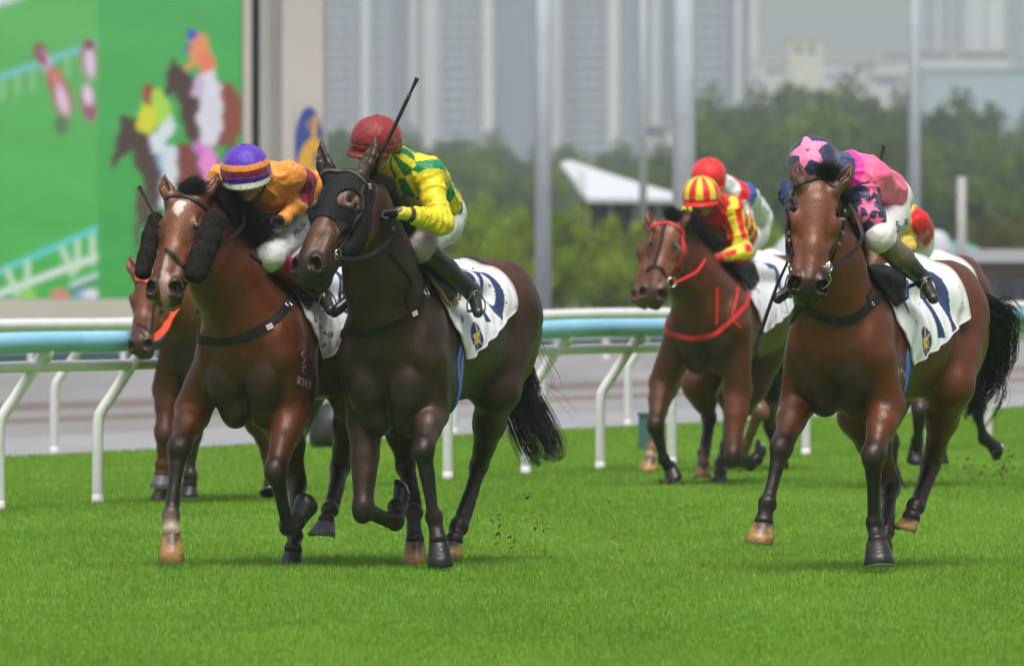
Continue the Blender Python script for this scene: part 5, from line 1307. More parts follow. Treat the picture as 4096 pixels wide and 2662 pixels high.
# freeze brand on the shoulder, a flat mark of white hair
def brand(H, px0, py0, strokes, name='brand', w=.005):
    b = None
    for st in strokes:
        P = [(px0+x, py0+y) for x, y in st]
        H.strap(name, P, w, .0015, mat('brand_hair', (.42, .38, .36, 1), .8) if 'brand_hair' not in bpy.data.materials else bpy.data.materials['brand_hair'], off=-.0005, dens=4)
brand(B, 1205, 1400, [[(10, 5), (0, 15), (8, 28), (16, 40), (4, 52)], [(16, 60), (2, 66), (12, 76), (18, 62)], [(0, 80), (16, 92)]])
SG = {'R': [[(0, 28), (0, 0), (9, 0), (9, 12), (0, 13)], [(3, 14), (10, 28)]], '3': [[(0, 2), (8, 2), (9, 9), (3, 13), (9, 17), (8, 27), (0, 27)]], '6': [[(8, 0), (1, 8), (0, 22), (5, 28), (9, 22), (7, 14), (1, 16)]], '8': [[(4, 0), (8, 7), (4, 13), (0, 7), (4, 0)], [(4, 13), (9, 21), (4, 28), (0, 21), (4, 13)]], 'L': [[(0, 0), (1, 27), (9, 28)]], '0': [[(4, 0), (8, 8), (8, 20), (4, 28), (0, 20), (0, 8), (4, 0)]], '9': [[(8, 12), (3, 14), (0, 7), (4, 0), (8, 4), (8, 28)]], '2': [[(0, 4), (4, 0), (8, 5), (7, 12), (0, 27), (9, 27)]]}
x = 0
for ch in 'R363': brand(B, 1192+x, 1508+x*.35, SG[ch]); x += 14
cloth(H, '4', None, M_cloth_m, x0=.08, cw=.2, ch=.36, rear=-.38, front=.32, seed=2, vf=.62, vr=.38)
saddle(H, M_leather); girth(H, m=M_blkgirth, width=.09)
mane(H, 3600, .23, 5, (.95, -.25, .10), .35, t0=.05, t1=.75, spread=.34, r=.0015)
mane(H, 2000, .19, 6, (.9, -.2, .0), .8, t0=.2, t1=1.0, name='mane', spread=.4, r=.0015)
fo = [H.HD(-.02+.05*i/4, -.02+.01*i, .035) for i in range(5)]
hair('forelock', fo, [Vector((.9, .1, .55))]*5, .115, 1300, .0014, H.root, 3, droop=.25, spread=.25, wave=.012)
tail(H, [H.L(-.97, 0, 1.44), H.L(-1.15, 0, 1.35), H.L(-1.30, 0, 1.1), H.L(-1.42, 0, .9)], 300, spread=.12, seed=6)

# ---------------------------------------------------------------- the right bay (11)
H = Cc
br = H.strap('bridle', [(3172, 775), (3180, 752), (3200, 736), (3258, 717), (3304, 724), (3340, 749), (3362, 785)], .018, .007, M_leather, off=.002)
for pth in ([(3364, 790), (3370, 815), (3366, 850), (3372, 890), (3360, 939), (3342, 993), (3324, 1040)], [(3160, 800), (3156, 860), (3160, 920), (3166, 970), (3176, 1020)]):
    H.strap('cheekpiece', pth, .015, .006, M_leather, off=.003, parent=br)
for (px_, py_) in ((3372, 845), (3366, 880), (3364, 930), (3350, 975), (3163, 930), (3166, 960)): 
    hit = H.ray(px_, py_)
    if hit[0]: ring(H, 'bridle_buckle', hit[0]+hit[1]*.012, .008, hit[1], .002, parent=br, n=10)
bp = W(3316, 1068, H.muz.y+.02); bit = ring(H, 'bit_ring', bp, .024, (.9, -.7, .1)); mb = MB(); mb.tube([bp+Vector((0, -.005, 0)), bp+Vector((-.04, .01, .0))], .008, 8); mb.tube([bp+Vector((.0, -.006, .03)), bp+Vector((.003, -.008, -.05))], .005, 8); mb.build('cheek_bar', M_steelbit, bit)
bp2 = W(3160, 1068, H.muz.y+.05); ring(H, 'bit_ring', bp2, .022, (.95, -.3, .1))
mb = MB(); mb.tube(crom([W(3318, 1098, H.muz.y), W(3322, 1122, H.muz.y+.01), (W(3300, 1150, H.muz.y+.02)), W(3282, 1154, H.muz.y+.03)], 6), .004, 6); mb.build('curb_ring', M_steelbit, bit)
rein(H, [(3322, 1080, -.18), (3353, 1054, -.16), (3390, 1026, -.13), (3426, 993, -.08), (3446, 955, 0), (3443, 915, .05), (3420, 855, .12), (3394, 812, .18)], .011)
rein(H, [(3160, 1075, -.12), (3150, 1000, -.05), (3150, 900, .1), (3165, 820, .2)], .010)
bpl = H.strap('breastplate', [(3596, 1080), (3572, 1112), (3546, 1148), (3490, 1210), (3428, 1262), (3372, 1282), (3279, 1268), (3199, 1225), H.L(.45, -.27, 1.25), H.L(.22, -.27, 1.40)], .046, .007, M_leather, off=.002)
H.strap('neck_strap', [(3470, 945), (3497, 999), (3518, 1055), (3500, 1123), (3474, 1173), (3476, 1215)], .015, .005, M_leather, off=.003, parent=bpl)
buckle(H, 3546, 1148, .024); hit = H.ray(3484, 1216)
if hit[0]: ring(H, 'stud', hit[0]+hit[1]*.014, .010, hit[1], .003, n=14)
brand(H, 3592, 1466, [[(0, 0), (4, 34)], [(14, 8), (8, 14), (12, 22), (18, 14), (14, 8)], [(18, 14), (20, 36)], [(24, 18), (28, 30), (24, 40)]], w=.005)
cloth(H, '11', (-.09, .52), M_cloth, x0=-.01, cw=.185, ch=.46, v0=.03, rear=-.42, front=.32, seed=3, vf=.64, vr=.40)
saddle(H, M_leather); girth(H, m=M_bluegirth, width=.085)
fo = [H.HD(-.07+.03*i/4, -.0+.012*i, .015) for i in range(5)]
hair('forelock', fo, [Vector((.35, .1, 1))]*5, .10, 2200, .0013, H.root, 4, droop=.35, spread=.5, wave=.012)
mane(H, 2400, .13, 7, (.9, -.2, .0), .6, t0=0, t1=.9, spread=.3, r=.0015)
tail(H, [H.L(-.97, 0, 1.44), H.J(3975, 1240, -1.10), H.J(3990, 1360, -1.25), H.J(3965, 1480, -1.32), H.J(3905, 1590, -1.30), H.J(3865, 1670, -1.25)], 750, spread=.125, seed=9, r=.0026)
tail(H, [H.L(-.97, 0, 1.44), H.J(3960, 1225, -1.10), H.J(4030, 1215, -1.2), H.J(4075, 1290, -1.3), H.J(4060, 1400, -1.3), H.J(4020, 1470, -1.3)], 60, spread=.16, seed=12, r=.002)

# ---------------------------------------------------------------- middle distance
H = D
br = H.strap('bridle', [(2592, 935), (2606, 910), (2632, 896), (2676, 892), (2711, 908), (2733, 935)], .020, .007, M_red, off=.002)
H.strap('cheekpiece', [(2733, 937), (2734, 994), (2715, 1060), (2695, 1117)], .018, .007, M_red, off=.002, parent=br); H.strap('cheekpiece', [(2578, 960), (2575, 998), (2579, 1051), (2575, 1095)], .022, .008, M_red, off=.002, parent=br)
H.strap('centre_strap', [(2660, 900), (2645, 963), (2628, 1025), (2618, 1062)], .022, .007, M_leather, off=.003, parent=br); H.strap('noseband', [(2586, 1090), (2596, 1074), (2614, 1066), (2645, 1073), (2665, 1108)], .020, .007, M_leather, off=.002)
ring(H, 'bit_ring', W(2687, 1130, H.muz.y), .032, (.5, -1, 0), .006)
rein(H, [(2694, 1132, -.18), (2746, 1108, -.12), (2790, 1082, -.02), (2822, 1036, .12)], .010, M_red)
bpl = H.strap('breastplate', [H.L(.25, -.27, 1.40), H.L(.45, -.26, 1.25), (2652, 1290), (2665, 1318), (2707, 1340), (2779, 1353), (2852, 1340), (2893, 1309), (2924, 1278), H.L(.25, .27, 1.40)], .034, .008, M_red, off=.002)
H.strap('breastplate_strap', [(2866, 1150), (2867, 1220), (2866, 1300)], .018, .008, M_red, off=.003, parent=bpl); H.strap('breastplate_strap', [(2948, 1150), (2940, 1210), (2928, 1270), (2960, 1310)], .016, .008, M_red, off=.003, parent=bpl)
cloth(H, '7', (.2, .58), M_cloth, x0=.12, cw=.2, ch=.42, rear=-.42, front=.32, seed=4, vf=.64, vr=.42); saddle(H, M_leather); girth(H, m=M_blkgirth)
fo = [H.HD(-.03+.04*i/4, -.02+.012*i, .03) for i in range(5)]
hair('forelock', fo, [Vector((.5, .0, .9))]*5, .11, 300, .004, H.root, 5, droop=.3, spread=.7, wave=.012)
mane(H, 900, .20, 8, (.9, -.2, .35), .6, t0=0, t1=.9, spread=.5, r=.004)
tail(H, [H.L(-.97, 0, 1.44), H.J(3050, 1380, -1.1), H.J(3075, 1500, -1.2), H.J(3060, 1600, -1.2)], 400, spread=.17, seed=13, r=.005)
for Hh, nn_ in ((Fh, '4'), (G, '7'), (E_, '7')):
    cloth(Hh, nn_, None, M_cloth, x0=.12, cw=.2, ch=.42, rear=-.44, front=.32, seed=5); saddle(Hh, M_leather); girth(Hh, m=M_blkgirth)
    tail(Hh, [Hh.L(-.97, 0, 1.44), Hh.L(-1.15, 0, 1.38), Hh.L(-1.32, 0, 1.12), Hh.L(-1.42, 0, .88)], 300, spread=.14, seed=14, r=.005)
    mane(Hh, 400, .18, 8, (.8, -.1, .35), .6, t0=0, t1=.9, spread=.5, r=.005)
H = E_
br = H.strap('bridle', [(512, 1128), (520, 1118), (540, 1114), (570, 1118), (600, 1130), (625, 1150)], .026, .009, M_orange, off=.002)
H.strap('noseband', [(506, 1300), (520, 1294), (552, 1298), (589, 1313), (602, 1330)], .018, .006, M_leather, off=.002); H.strap('cheekpiece', [(628, 1150), (622, 1200), (612, 1260), (604, 1330)], .016, .006, M_leather, off=.002, parent=br)
H.strap('flash_strap', [(506, 1300), (560, 1320), (590, 1365), (600, 1395)], .014, .006, M_leather, off=.002)
rein(H, [(612, 1356, -.16), (657, 1316, -.10), (681, 1267, 0), (708, 1226, .08)], .022, M_orange)
rein(H, [(706, 1230, .08), (743, 1168, .2), (800, 1080, .35)], .012, M_leather)
for Hh in (A, B, Cc, D):      # stirrup leathers and irons hang from each saddle on both sides
    for s in (1, -1):
        f = Hh.cf.get('iron', {}).get(s)
# ================================================================== RIDERS
M_skin = mat('skin_and_gloves', rough=.5, attr=True, spec=.4, noise=(30, .06))
M_silk = mat('silk', rough=.42, attr=True, spec=.40, sheen=.1, specks=(85, .885, MUD), bump=(26, .8, (1, 1, 1)), coat=.05)
M_silk_clean = mat('clean_silk', rough=.42, attr=True, spec=.4, sheen=.1, bump=(26, .8), specks=(60, 1.03, MUD))
M_cap = mat('cap_silk', rough=.5, attr=True, spec=.35, sheen=.2, specks=(80, .89, (.05, .025, .02, 1)), bump=(24, .8))
M_breech = mat('white_breeches', rough=.6, attr=True, specks=(85, .90, (.30, .24, .19, 1)), bump=(30, .7))
M_boot = mat('wet_boot_leather', rough=.30, attr=True, spec=.5, coat=.3, noise=(14, .3), specks=(40, .97, (.06, .04, .028, 1)), bump=(24, .3))
M_bootmud = mat('muddy_boot', rough=.7, attr=True, noise=(14, .2), specks=(50, .9, MUD), bump=(60, .5))
M_goggle = mat('goggle_lens', (.10, .07, .05, 1), .08, spec=.8, coat=1); M_strapk = mat('chin_strap', (.03, .03, .03, 1), .6); M_strapw = mat('white_strap', (.6, .58, .52, 1), .6)
M_iron = mat('dull_iron', (.16, .16, .165, 1), .4, metal=.7)
M_whip = mat('whip_grip', (.012, .012, .013, 1), .4, bump=(300, .4))
SKIN = (.40, .215, .145)

def jockey(cf):
    Hs = cf['horse']; J = Hs.J; Lf, Fw, O = Hs.Lf, Hs.Fw, Hs.O; Up = Vector((0, 0, 1))
    def mir(p): return p-Lf*(2*(p-O).dot(Lf))
    g = {}
    for k, v in cf['j'].items(): g[k] = J(*v)
    for k in ('hip', 'knee', 'ank', 'toe'):
        if 'R'+k not in g: g['R'+k] = mir(g['L'+k])
    root = empty('person', O+Vector((0, 0, 1.45)), label=cf['label'], cat='person', group='jockeys riding in the race')
    g['_root'] = root; sz = cf.get('size', 1.0)
    hc = g['head']; hu = Vector(cf['hu']).normalized(); hf = Vector(cf['hf']); hf = (hf-hu*hf.dot(hu)).normalized(); hl = hu.cross(hf).normalized()   # hl = the rider's left
    def HP(f, l, u): return hc+hf*f*sz+hl*l*sz+hu*u*sz
    sk = cf.get('skin', SKIN); gl = cf.get('glove', (.012, .011, .011)); lip = (sk[0]*.9, sk[1]*.55, sk[2]*.55)
    # ---- body (one continuous figure: head, neck, trunk, limbs, gloved hands)
    S = SDF()
    S.ell(HP(-.005, 0, .015), (.098*sz, .076*sz, .105*sz), (hf, hl, hu), .02, sk); S.ell(HP(.030, 0, -.055), (.062, .055, .065), (hf, hl, hu), .03, sk)
    S.ell(HP(.060, 0, -.098), (.024, .026, .020), (hf, hl, hu), .02, sk)                       # chin
    S.cap(HP(.085, 0, -.008), HP(.112, 0, -.042), .009, .014, .010, sk); S.ell(HP(.095, .013, -.045), (.012, .009, .009), None, .008, sk); S.ell(HP(.095, -.013, -.045), (.012, .009, .009), None, .008, sk)
    S.cap(HP(.080, -.030, .012), HP(.080, .030, .012), .012, .012, .015, sk)                      # brow
    for l in (-1, 1):
        S.ell(HP(.062, l*.040, -.030), (.022, .020, .020), None, .02, (sk[0]*1.05, sk[1]*.85, sk[2]*.8)); S.ell(HP(.083, l*.032, -.008), (.012, .016, .010), (hf, hl, hu), .008, sub=True)
        S.ell(HP(-.008, l*.080, -.020), (.020, .009, .030), (hf, hl, hu), .008, (sk[0]*1.05, sk[1]*.85, sk[2]*.8))
    S.cap(HP(.090, -.018, -.068), HP(.090, .018, -.068), .0065, .0065, .006, lip); S.cap(HP(.089, -.016, -.078), HP(.089, .016, -.078), .007, .007, .006, lip); S.cap(HP(.096, -.022, -.073), HP(.096, .022, -.073), .0028, .0028, .003, sub=True)
    S.cap(HP(-.03, 0, -.07), g['neck'], .050, .050, .03, sk)
    ch_, pv = g['chest'], g['pelvis']
    S.chain([g['neck'], ch_, pv], [.050, .09, .09], .04, sk)
    for s in 'LR':
        S.cap(ch_.lerp(g['neck'], .4), g[s+'sho'], .04, .045, .03, sk); S.chain([g[s+'sho'], g[s+'elb']], [.045, .036], .03, sk); S.chain([g[s+'elb'], g[s+'wri']], [.036, .024], .03, sk if not cf.get('longglove') else gl)
        S.cap(pv, g[s+'hip'], .10, .085, .05, sk); S.chain([g[s+'hip'], g[s+'knee']], [.085, .052], .03, sk); S.chain([g[s+'knee'], g[s+'ank']], [.046, .030], .03, sk); S.cap(g[s+'ank'], g[s+'toe'], .030, .022, .02, sk)
        # hand: closed round the rein
        w = g[s+'wri']; hd = Vector(cf['hand'+s]).normalized() if 'hand'+s in cf else (w-g[s+'elb']).normalized()
        pn = Vector(cf.get('palm', (0, -.3, -1))); pn = (pn-hd*pn.dot(hd)).normalized(); sd = hd.cross(pn).normalized()
        S.cap(w, w+hd*.03, .024, .028, .012, gl); S.ell(w+hd*.055, (.046, .040, .017), (hd, sd, pn), .012, gl)
        for q, (ln, of) in enumerate(((.92, -.028), (1.0, -.009), (.95, .010), (.78, .028))):
            k0 = w+hd*.088+sd*of; k1 = k0+(hd*.35+pn*.9).normalized()*.034*ln; k2 = k1+(-hd*.75+pn*.55).normalized()*.026*ln; k3 = k2+(-hd*.8-pn*.3).normalized()*.018*ln
            S.cap(w+hd*.045+sd*of*.8, k0, .0095, .0100, .005, gl); S.cap(k0, k1, .0098, .0088, .0035, gl); S.cap(k1, k2, .0086, .0078, .0035, gl); S.cap(k2, k3, .0076, .0068, .0035, gl)
        t0 = w+hd*.030-sd*.028; t1 = t0+(hd*.55-sd*.45+pn*.55).normalized()*.036; t2 = t1+(hd*.5+sd*.55+pn*.5).normalized()*.028
        S.cap(t0, t1, .012, .010, .008, gl); S.cap(t1, t2, .0098, .0082, .004, gl)
    fine = [(np.array([hc.x-.13, hc.y-.16, hc.z-.17]), np.array([hc.x+.13, hc.y+.12, hc.z+.1]))] if cf.get('fine') else []
    if cf.get('fine'):
        for s in cf['fine']:
            w = g[s+'wri']; fine.append((np.array(w)-.11, np.array(w)+.11))
    V, Q = S.mesh(.011 if cf.get('fine') else .015, fine or None, .0042 if fine else None)
    col = S.colours(V, sk, .004)
    link('body', mesh_np('body', V, Q, True, col), M_skin, root)
    # ---- jacket
    T = SDF(); B_ = (0, 1, 0); Sl = (1, 0, 0); sp = (ch_-pv).normalized()
    sl = (Lf-sp*Lf.dot(sp)).normalized(); bk = sp.cross(sl); bk = bk if bk.z > 0 else -bk
    T.ell(ch_, (.165*sz, .195*sz, .125*sz), (sp, sl, bk), .07, B_); T.ell(ch_.lerp(pv, .5)+bk*.01, (.20*sz, .165*sz, .118*sz), (sp, sl, bk), .08, B_); T.ell(pv.lerp(ch_, .18), (.10, .155, .115), (sp, sl, bk), .07, B_)
    T.cap(ch_.lerp(g['neck'], .5), g['neck'], .105, .074, .05, B_); T.cap(g['neck'], g['neck'].lerp(HP(-.03, 0, -.07), .62), .072, .060, .03, B_)
    for s in 'LR':
        sh, el, wr = g[s+'sho'], g[s+'elb'], g[s+'wri']; T.cap(ch_.lerp(sh, .5), sh, .11*sz, .078*sz, .05, B_)
        T.cap(sh, el, .074*sz, .060*sz, .03, Sl); T.ell(el, (.064, .064, .064), None, .03, Sl); T.cap(el, el.lerp(wr, .55), .059*sz, .046*sz, .03, Sl); T.cap(el.lerp(wr, .5), el.lerp(wr, .86), .046*sz, .034*sz, .02, Sl)
        T.cap(el.lerp(wr, .88), el.lerp(wr, .95), .036, .036, .006, (0, 0, 1))
    V, Q = T.mesh(.0052 if cf.get('fine') else .010); N = vnormals(V, Q); tag = T.colours(V, B_, .004); V00 = V.copy()
    fo = 0
    # folds: ridged noise that runs across the limb, strongest at elbow and waist
    for j, (pt, rad) in enumerate(((g['Lelb'], .16), (g['Relb'], .16), (pv.lerp(ch_, .3), .22), (g['Lsho'], .16), (g['Rsho'], .16))):
        d = np.linalg.norm(V-np.array(pt), axis=1); fo = fo+np.exp(-(d/rad)**2)
    ax_ = np.array(sp); al = V@ax_
    rid = 1-np.abs(fnoise(V+np.outer(np.sin(al*23), ax_)*.01, 17, 3, 2)); rid2 = 1-np.abs(fnoise(V, 34, 5, 2))
    # cloth folds: long ones from waist to shoulder on the trunk, rings across the sleeves
    dv = V-np.array(pv); tb, xb, zb = dv@ax_, dv@np.array(sl), dv@np.array(bk); q1 = np.stack([tb*7, xb*20, zb*20], 1)
    f1 = (1-np.abs(fnoise(q1, 1.0, 13, 2)))**2; f2 = np.zeros(len(V)); wz = np.zeros(len(V))
    for s in 'LR':
        for a_, b_ in (('sho', 'elb'), ('elb', 'wri')):
            p_, e_ = np.array(g[s+a_]), np.array(g[s+b_]); ax2 = (e_-p_)/np.linalg.norm(e_-p_); r_ = V-p_; t_ = r_@ax2; off_ = np.linalg.norm(r_-np.outer(t_, ax2), axis=1)
            w_ = (off_ < .11)*np.clip(1-np.abs(t_/np.linalg.norm(e_-p_)-.5)/.75, 0, 1); qq = (V-np.outer(t_, ax2))*9+np.outer(t_*30, ax2); f2 += w_*(1-np.abs(fnoise(qq, 1.0, 17, 2)))**2; wz += w_
    slv_ = np.clip(tag[:, 0], 0, 1)
    V = V+N*((rid-.55)*.0070*(.45+.75*np.minimum(fo, 1))+(rid2-.5)*.0030+(1-slv_)*(f1-.35)*.011+slv_*(f2/np.maximum(wz, .3)-.35)*.009)[:, None]
    g.update(sp=sp, sl=sl, bk=bk, hu=hu, hf=hf, hl=hl)
    col = cf['silk'](g, V00, N, tag)
    link('jacket', mesh_np('jacket', V, Q, True, col), cf.get('silkm', M_silk), root)
    # ---- breeches
    T = SDF(); T.ell(pv-sp*.02, (.12*sz, .145*sz, .115*sz), (sp, sl, bk), .06)
    for s in 'LR':
        h_, k_, a_ = g[s+'hip'], g[s+'knee'], g[s+'ank']; T.cap(pv, h_, .11*sz, .098*sz, .06); T.cap(h_, k_, .100*sz, .074*sz, .03); T.ell(k_, (.074*sz,)*3, None, .03); T.cap(k_, k_.lerp(a_, .22), .068*sz, .052*sz, .02)
    V, Q = T.mesh(.0085 if cf.get('fine') else .012); N = vnormals(V, Q)
    fo = sum(np.exp(-(np.linalg.norm(V-np.array(g[s+'knee']), axis=1)/.12)**2) for s in 'LR')
    V = V+N*((1-np.abs(fnoise(V, 22, 6, 2))-.5)*(.0025+.004*np.minimum(fo, 1)))[:, None]
    col = np.tile(np.array(cf.get('breech', (.72, .71, .70))), (len(V), 1))
    if 'kneemud' in cf:
        k0 = np.array(g['Lknee'])-np.array(Lf)*0; d = np.linalg.norm(V-(k0+np.array(Fw)*.03), axis=1)+.035*fnoise(V, 20, 9, 3); w = np.clip((cf['kneemud']-d)/.05, 0, 1)*.8; w = w[:, None]
        col = col*(1-w)+np.array((.24, .185, .14))*w
    if 'bletter' in cf: 
        for (c0, au, av, strokes) in cf['bletter'](g, V): 
            c0 = np.array(c0); au = np.array(au); av = np.array(av); d = V-c0; m = None
    br_ = link('breeches', mesh_np('breeches', V, Q, True, col), M_breech, root)
    g['breech_bvh'] = BVHTree.FromPolygons([tuple(v) for v in V], [tuple(q) for q in Q.tolist()]); g['breech_o'] = br_
    # ---- boots
    for s in 'LR':
        k_, a_, t_ = g[s+'knee'], g[s+'ank'], g[s+'toe']; T = SDF(); dn = (a_-k_).normalized(); fd = (t_-a_).normalized()
        T.cap(k_.lerp(a_, .16), k_.lerp(a_, .50), .067*sz, .062*sz, .02, cf.get('sock', (.02, .018, .017))); T.cap(k_.lerp(a_, .50), a_, .062*sz, .042*sz, .02, cf.get('bootc', (.02, .018, .017)))
        T.cap(a_-fd*.03, a_+fd*.03, .042, .038, .02, (.02, .018, .017)); T.cap(a_, t_, .038, .028, .02, (.02, .018, .017)); T.cap(a_-fd*.035+dn*.03, a_-fd*.02+dn*.045, .026, .026, .015, (.02, .018, .017))
        V, Q = T.mesh(.0075 if cf.get('fine') else .011); N = vnormals(V, Q); V = V+N*((1-np.abs(fnoise(V, 26, 3, 2))-.5)*.003)[:, None]
        o = link('boot', mesh_np('boot', V, Q, True, T.colours(V, (.02, .018, .017), .006)), M_boot if not cf.get('mudboot') else M_bootmud, root)
    # ---- helmet, cap silk, peak, button, straps, goggles
    n, mrow = (144, 64) if cf.get('fine') else (48, 20); vs = []; cc = []; fs = []
    hw, hl_, hh = .128*sz, .142*sz, .128*sz
    for j in range(mrow+1):
        e = -.38+(math.pi/2+.38)*j/mrow
        for i in range(n):
            a = 2*math.pi*i/n; gath = 1+.016*abs(math.sin(a*3+.5))**.5*math.cos(e)*1.3+.006*math.sin(a*13+2*math.sin(e*5))*math.cos(e)-.012*(e < -.2); rr = math.cos(max(e, -.1)) if e > -.1 else math.cos(e)*1.02
            x, y, z = hl_*rr*math.cos(a)*gath, hw*rr*math.sin(a)*gath, hh*math.sin(e)
            vs.append(HP(0, 0, .040)+hf*x+hl*y+hu*z); cc.append(cf['cap'](a, e))
    for j in range(mrow):
        for i in range(n): fs.append((j*n+i, j*n+(i+1) % n, (j+1)*n+(i+1) % n, (j+1)*n+i))
    vs = np.array([tuple(v) for v in vs]); cn_ = vs-np.array(HP(0, 0, .02)); cn_ /= np.linalg.norm(cn_, axis=1)[:, None]; q_ = np.stack([(vs-np.array(hc))@np.array(hf), (vs-np.array(hc))@np.array(hl), (vs-np.array(hc))@np.array(hu)*.35], 1)
    vs = vs+cn_*((.5-np.abs(fnoise(q_, 20, 5, 2)))*.0045)[:, None]
    me = mesh_np('cap', vs, np.array(fs), True, np.array(cc)); cap = link('cap', me, cf.get('capm', M_cap), root)
    sol = cap.modifiers.new('thickness', 'SOLIDIFY'); sol.thickness = .008; sol.offset = -1
    # a finer print for patterned caps
    mb = MB(); P = []; 
    for i in range(17):
        a = -1.25+2.5*i/16; P.append((a, HP(0, 0, .035)+hf*hl_*math.cos(a)*1.0+hl*hw*math.sin(a)*1.0-hu*.035, HP(0, 0, .018)+hf*(hl_*math.cos(a)+.034*math.cos(a*1.2))+hl*hw*math.sin(a)*1.04-hu*.040))
    vs = []; 
    for a, p, q in P: vs += [p, q, q-hu*.007, p-hu*.007]
    fs = []
    for i in range(16):
        for k in range(4): fs.append((i*4+k, (i+1)*4+k, (i+1)*4+(k+1) % 4, i*4+(k+1) % 4))
    mb.add(vs, fs, True); pk = mb.build('peak', cf.get('peakm', M_strapk), cap)
    mb = MB(); c = HP(0, 0, .040)+hu*hh; ring_ = []; mb.tube([c-hu*.004, c+hu*.004, c+hu*.007], [.010, .010, .004], 12); mb.build('button', cf.get('buttonm', M_strapk), cap)
    mb = MB()
    for l in (-1, 1): mb.tube(crom([HP(.01, l*.118, .01), HP(.015, l*.098, -.05), HP(.045, l*.045, -.115), HP(.055, 0, -.128)], 5), .0055, 6)
    mb.build('chin_strap', cf.get('strapm', M_strapk), cap)
    P = [HP(.105*math.cos(a)+.004, .088*math.sin(a), .005) for a in np.linspace(-1.35, 1.35, 19)]; vs = []; fs = []
    for p in P: vs += [p+hu*.022, p-hu*.026+hf*.0, p-hu*.026-hf*.008, p+hu*.022-hf*.008]
    for i in range(18):
        for k in range(4): fs.append((i*4+k, (i+1)*4+k, (i+1)*4+(k+1) % 4, i*4+(k+1) % 4))
    mb = MB(); mb.add(vs, fs, True); mb.build('goggles', M_goggle, root)
    # stirrup iron under each foot belongs to the horse's saddle
    for s in 'LR':
        a_, t_ = g[s+'ank'], g[s+'toe']; c = a_.lerp(t_, .62)-Up*.030; fd = (t_-a_).normalized(); sd = fd.cross(Up).normalized()
        mb = MB(); mb.tube([c+sd*.046, c-sd*.046], .008, 8); mb.tube(crom([c+sd*.046, c+sd*.044+Up*.05, c+Up*.105, c-sd*.044+Up*.05, c-sd*.046], 5), .0042, 6)
        io = mb.build('stirrup_iron', M_iron, Hs.root); top = Hs.L(.10, .20 if s == 'L' else -.20, 1.46); mb = MB(); vs, fs = band(crom([c+Up*.105, (c+Up*.105).lerp(top, .5)+(Lf if s == 'L' else -Lf)*.02, top], 4), [Lf if s == 'L' else -Lf]*9, .022, .005); mb.add(vs, fs); mb.build('stirrup_leather', M_leather, Hs.root)
    return g

def starmask(U, V, r, n=5, inner=.42, rot=0):
    a = np.arctan2(V, U)+rot; q = np.hypot(U, V)/r; k = (a % (2*math.pi/n))-math.pi/n; k = np.abs(k)
    # polar outline of a star between tip radius 1 (k = pi/n) and inner radius (k = 0)
    A = np.array([inner, 0]); Bp = np.array([math.cos(math.pi/n), math.sin(math.pi/n)]); d = Bp-A
    den = np.cos(k)*d[1]-np.sin(k)*d[0]; rad = (A[0]*d[1]-A[1]*d[0])/den
    return q < rad
YELs, GRN = (.78, .64, .010), (.005, .215, .075); ORG = (.82, .29, .045); MAR = (.22, .008, .035); PUR = (.085, .020, .40); PINK = (.93, .145, .31); HOT = (.86, .03, .34); NVY = (.020, .030, .085); REDs = (.72, .012, .016); YLW = (.82, .68, .03); WHT = (.74, .74, .76); BLU = (.03, .09, .33); LIME = (.35, .7, .05)
def arr(c, n): return np.tile(np.array(c), (n, 1))
def silkA(g, V, N, tag):
    c = arr(YELs, len(V)); d = V-np.array(g['pelvis']); t = d@np.array(g['sp'])+.01; x = d@np.array(g['sl']); z = d@np.array(g['bk'])
    ph = np.arctan2(x, z)*.155; chk = ((np.floor((t+.03)/.125)+np.floor((ph+.02)/.108)) % 2) == 0; bod = tag[:, 0] < .5
    c[chk & bod] = GRN
    sh = np.linalg.norm(V-np.array(g['Lsho']), axis=1); 
    dl = V-np.array(g['Lsho']); top = (sh < .105) & ((dl@np.array(g['bk'])) > .035) & ~bod; c[top] = GRN
    c[tag[:, 2] > .5] = (.72, .60, .03)
    w = np.array(g['Lwri']); e = np.array(g['Lelb']); ax = (w-e); q = ((V-e)@ax)/(ax@ax); m = (q > .74) & (q < .84) & (np.linalg.norm(V-(e+ax*.8), axis=1) < .07); c[m] = (.05, .032, .028)
    return c
def silkB(g, V, N, tag):
    c = arr(ORG, len(V)); 
    for s in 'LR':
        e = np.array(g[s+'elb']); sh = np.array(g[s+'sho']); ax = e-sh; q = ((V-sh)@ax)/(ax@ax); m = (q > .30) & (q < .72) & (tag[:, 0] > .5) & (np.linalg.norm(V-(sh+ax*.5), axis=1) < .14); c[m] = MAR
    d = V-np.array(g['chest']); t = d@np.array(g['sp']); x = d@np.array(g['sl']); z = d@np.array(g['bk'])
    m = (z < -.02) & (np.abs(np.abs(x-.02)*.9+np.abs(t+.10)-.085) < .022) & (tag[:, 0] < .5); c[m] = PUR
    m = (z < -.02) & ((np.abs(x-.02)*.9+np.abs(t+.10)) < .05) & (tag[:, 0] < .5); c[m] = (.38, .28, .40)
    return c
def silkC(g, V, N, tag):
    c = arr(PINK, len(V)); slv = tag[:, 0] > .5; c[slv] = NVY
    nk = np.linalg.norm(V-np.array(g['neck']), axis=1); c[(nk < .145) & ~slv] = HOT; c[(nk < .10)] = (.06, .075, .19)
    for cp, r_, rt in g['_stars']:
        cp = np.array(cp); i = np.argmin(((V-cp)**2).sum(1)); n_ = N[i]; a = np.cross(n_, (0, 0, 1.)); a /= np.linalg.norm(a); b = np.cross(n_, a); d = V-V[i]
        m = starmask(d@a, d@b, r_, rot=rt) & (np.abs(d@n_) < .06) & (N@n_ > .1); c[m & slv] = PINK
    c[(tag[:, 2] > .5)] = LIME
    return c
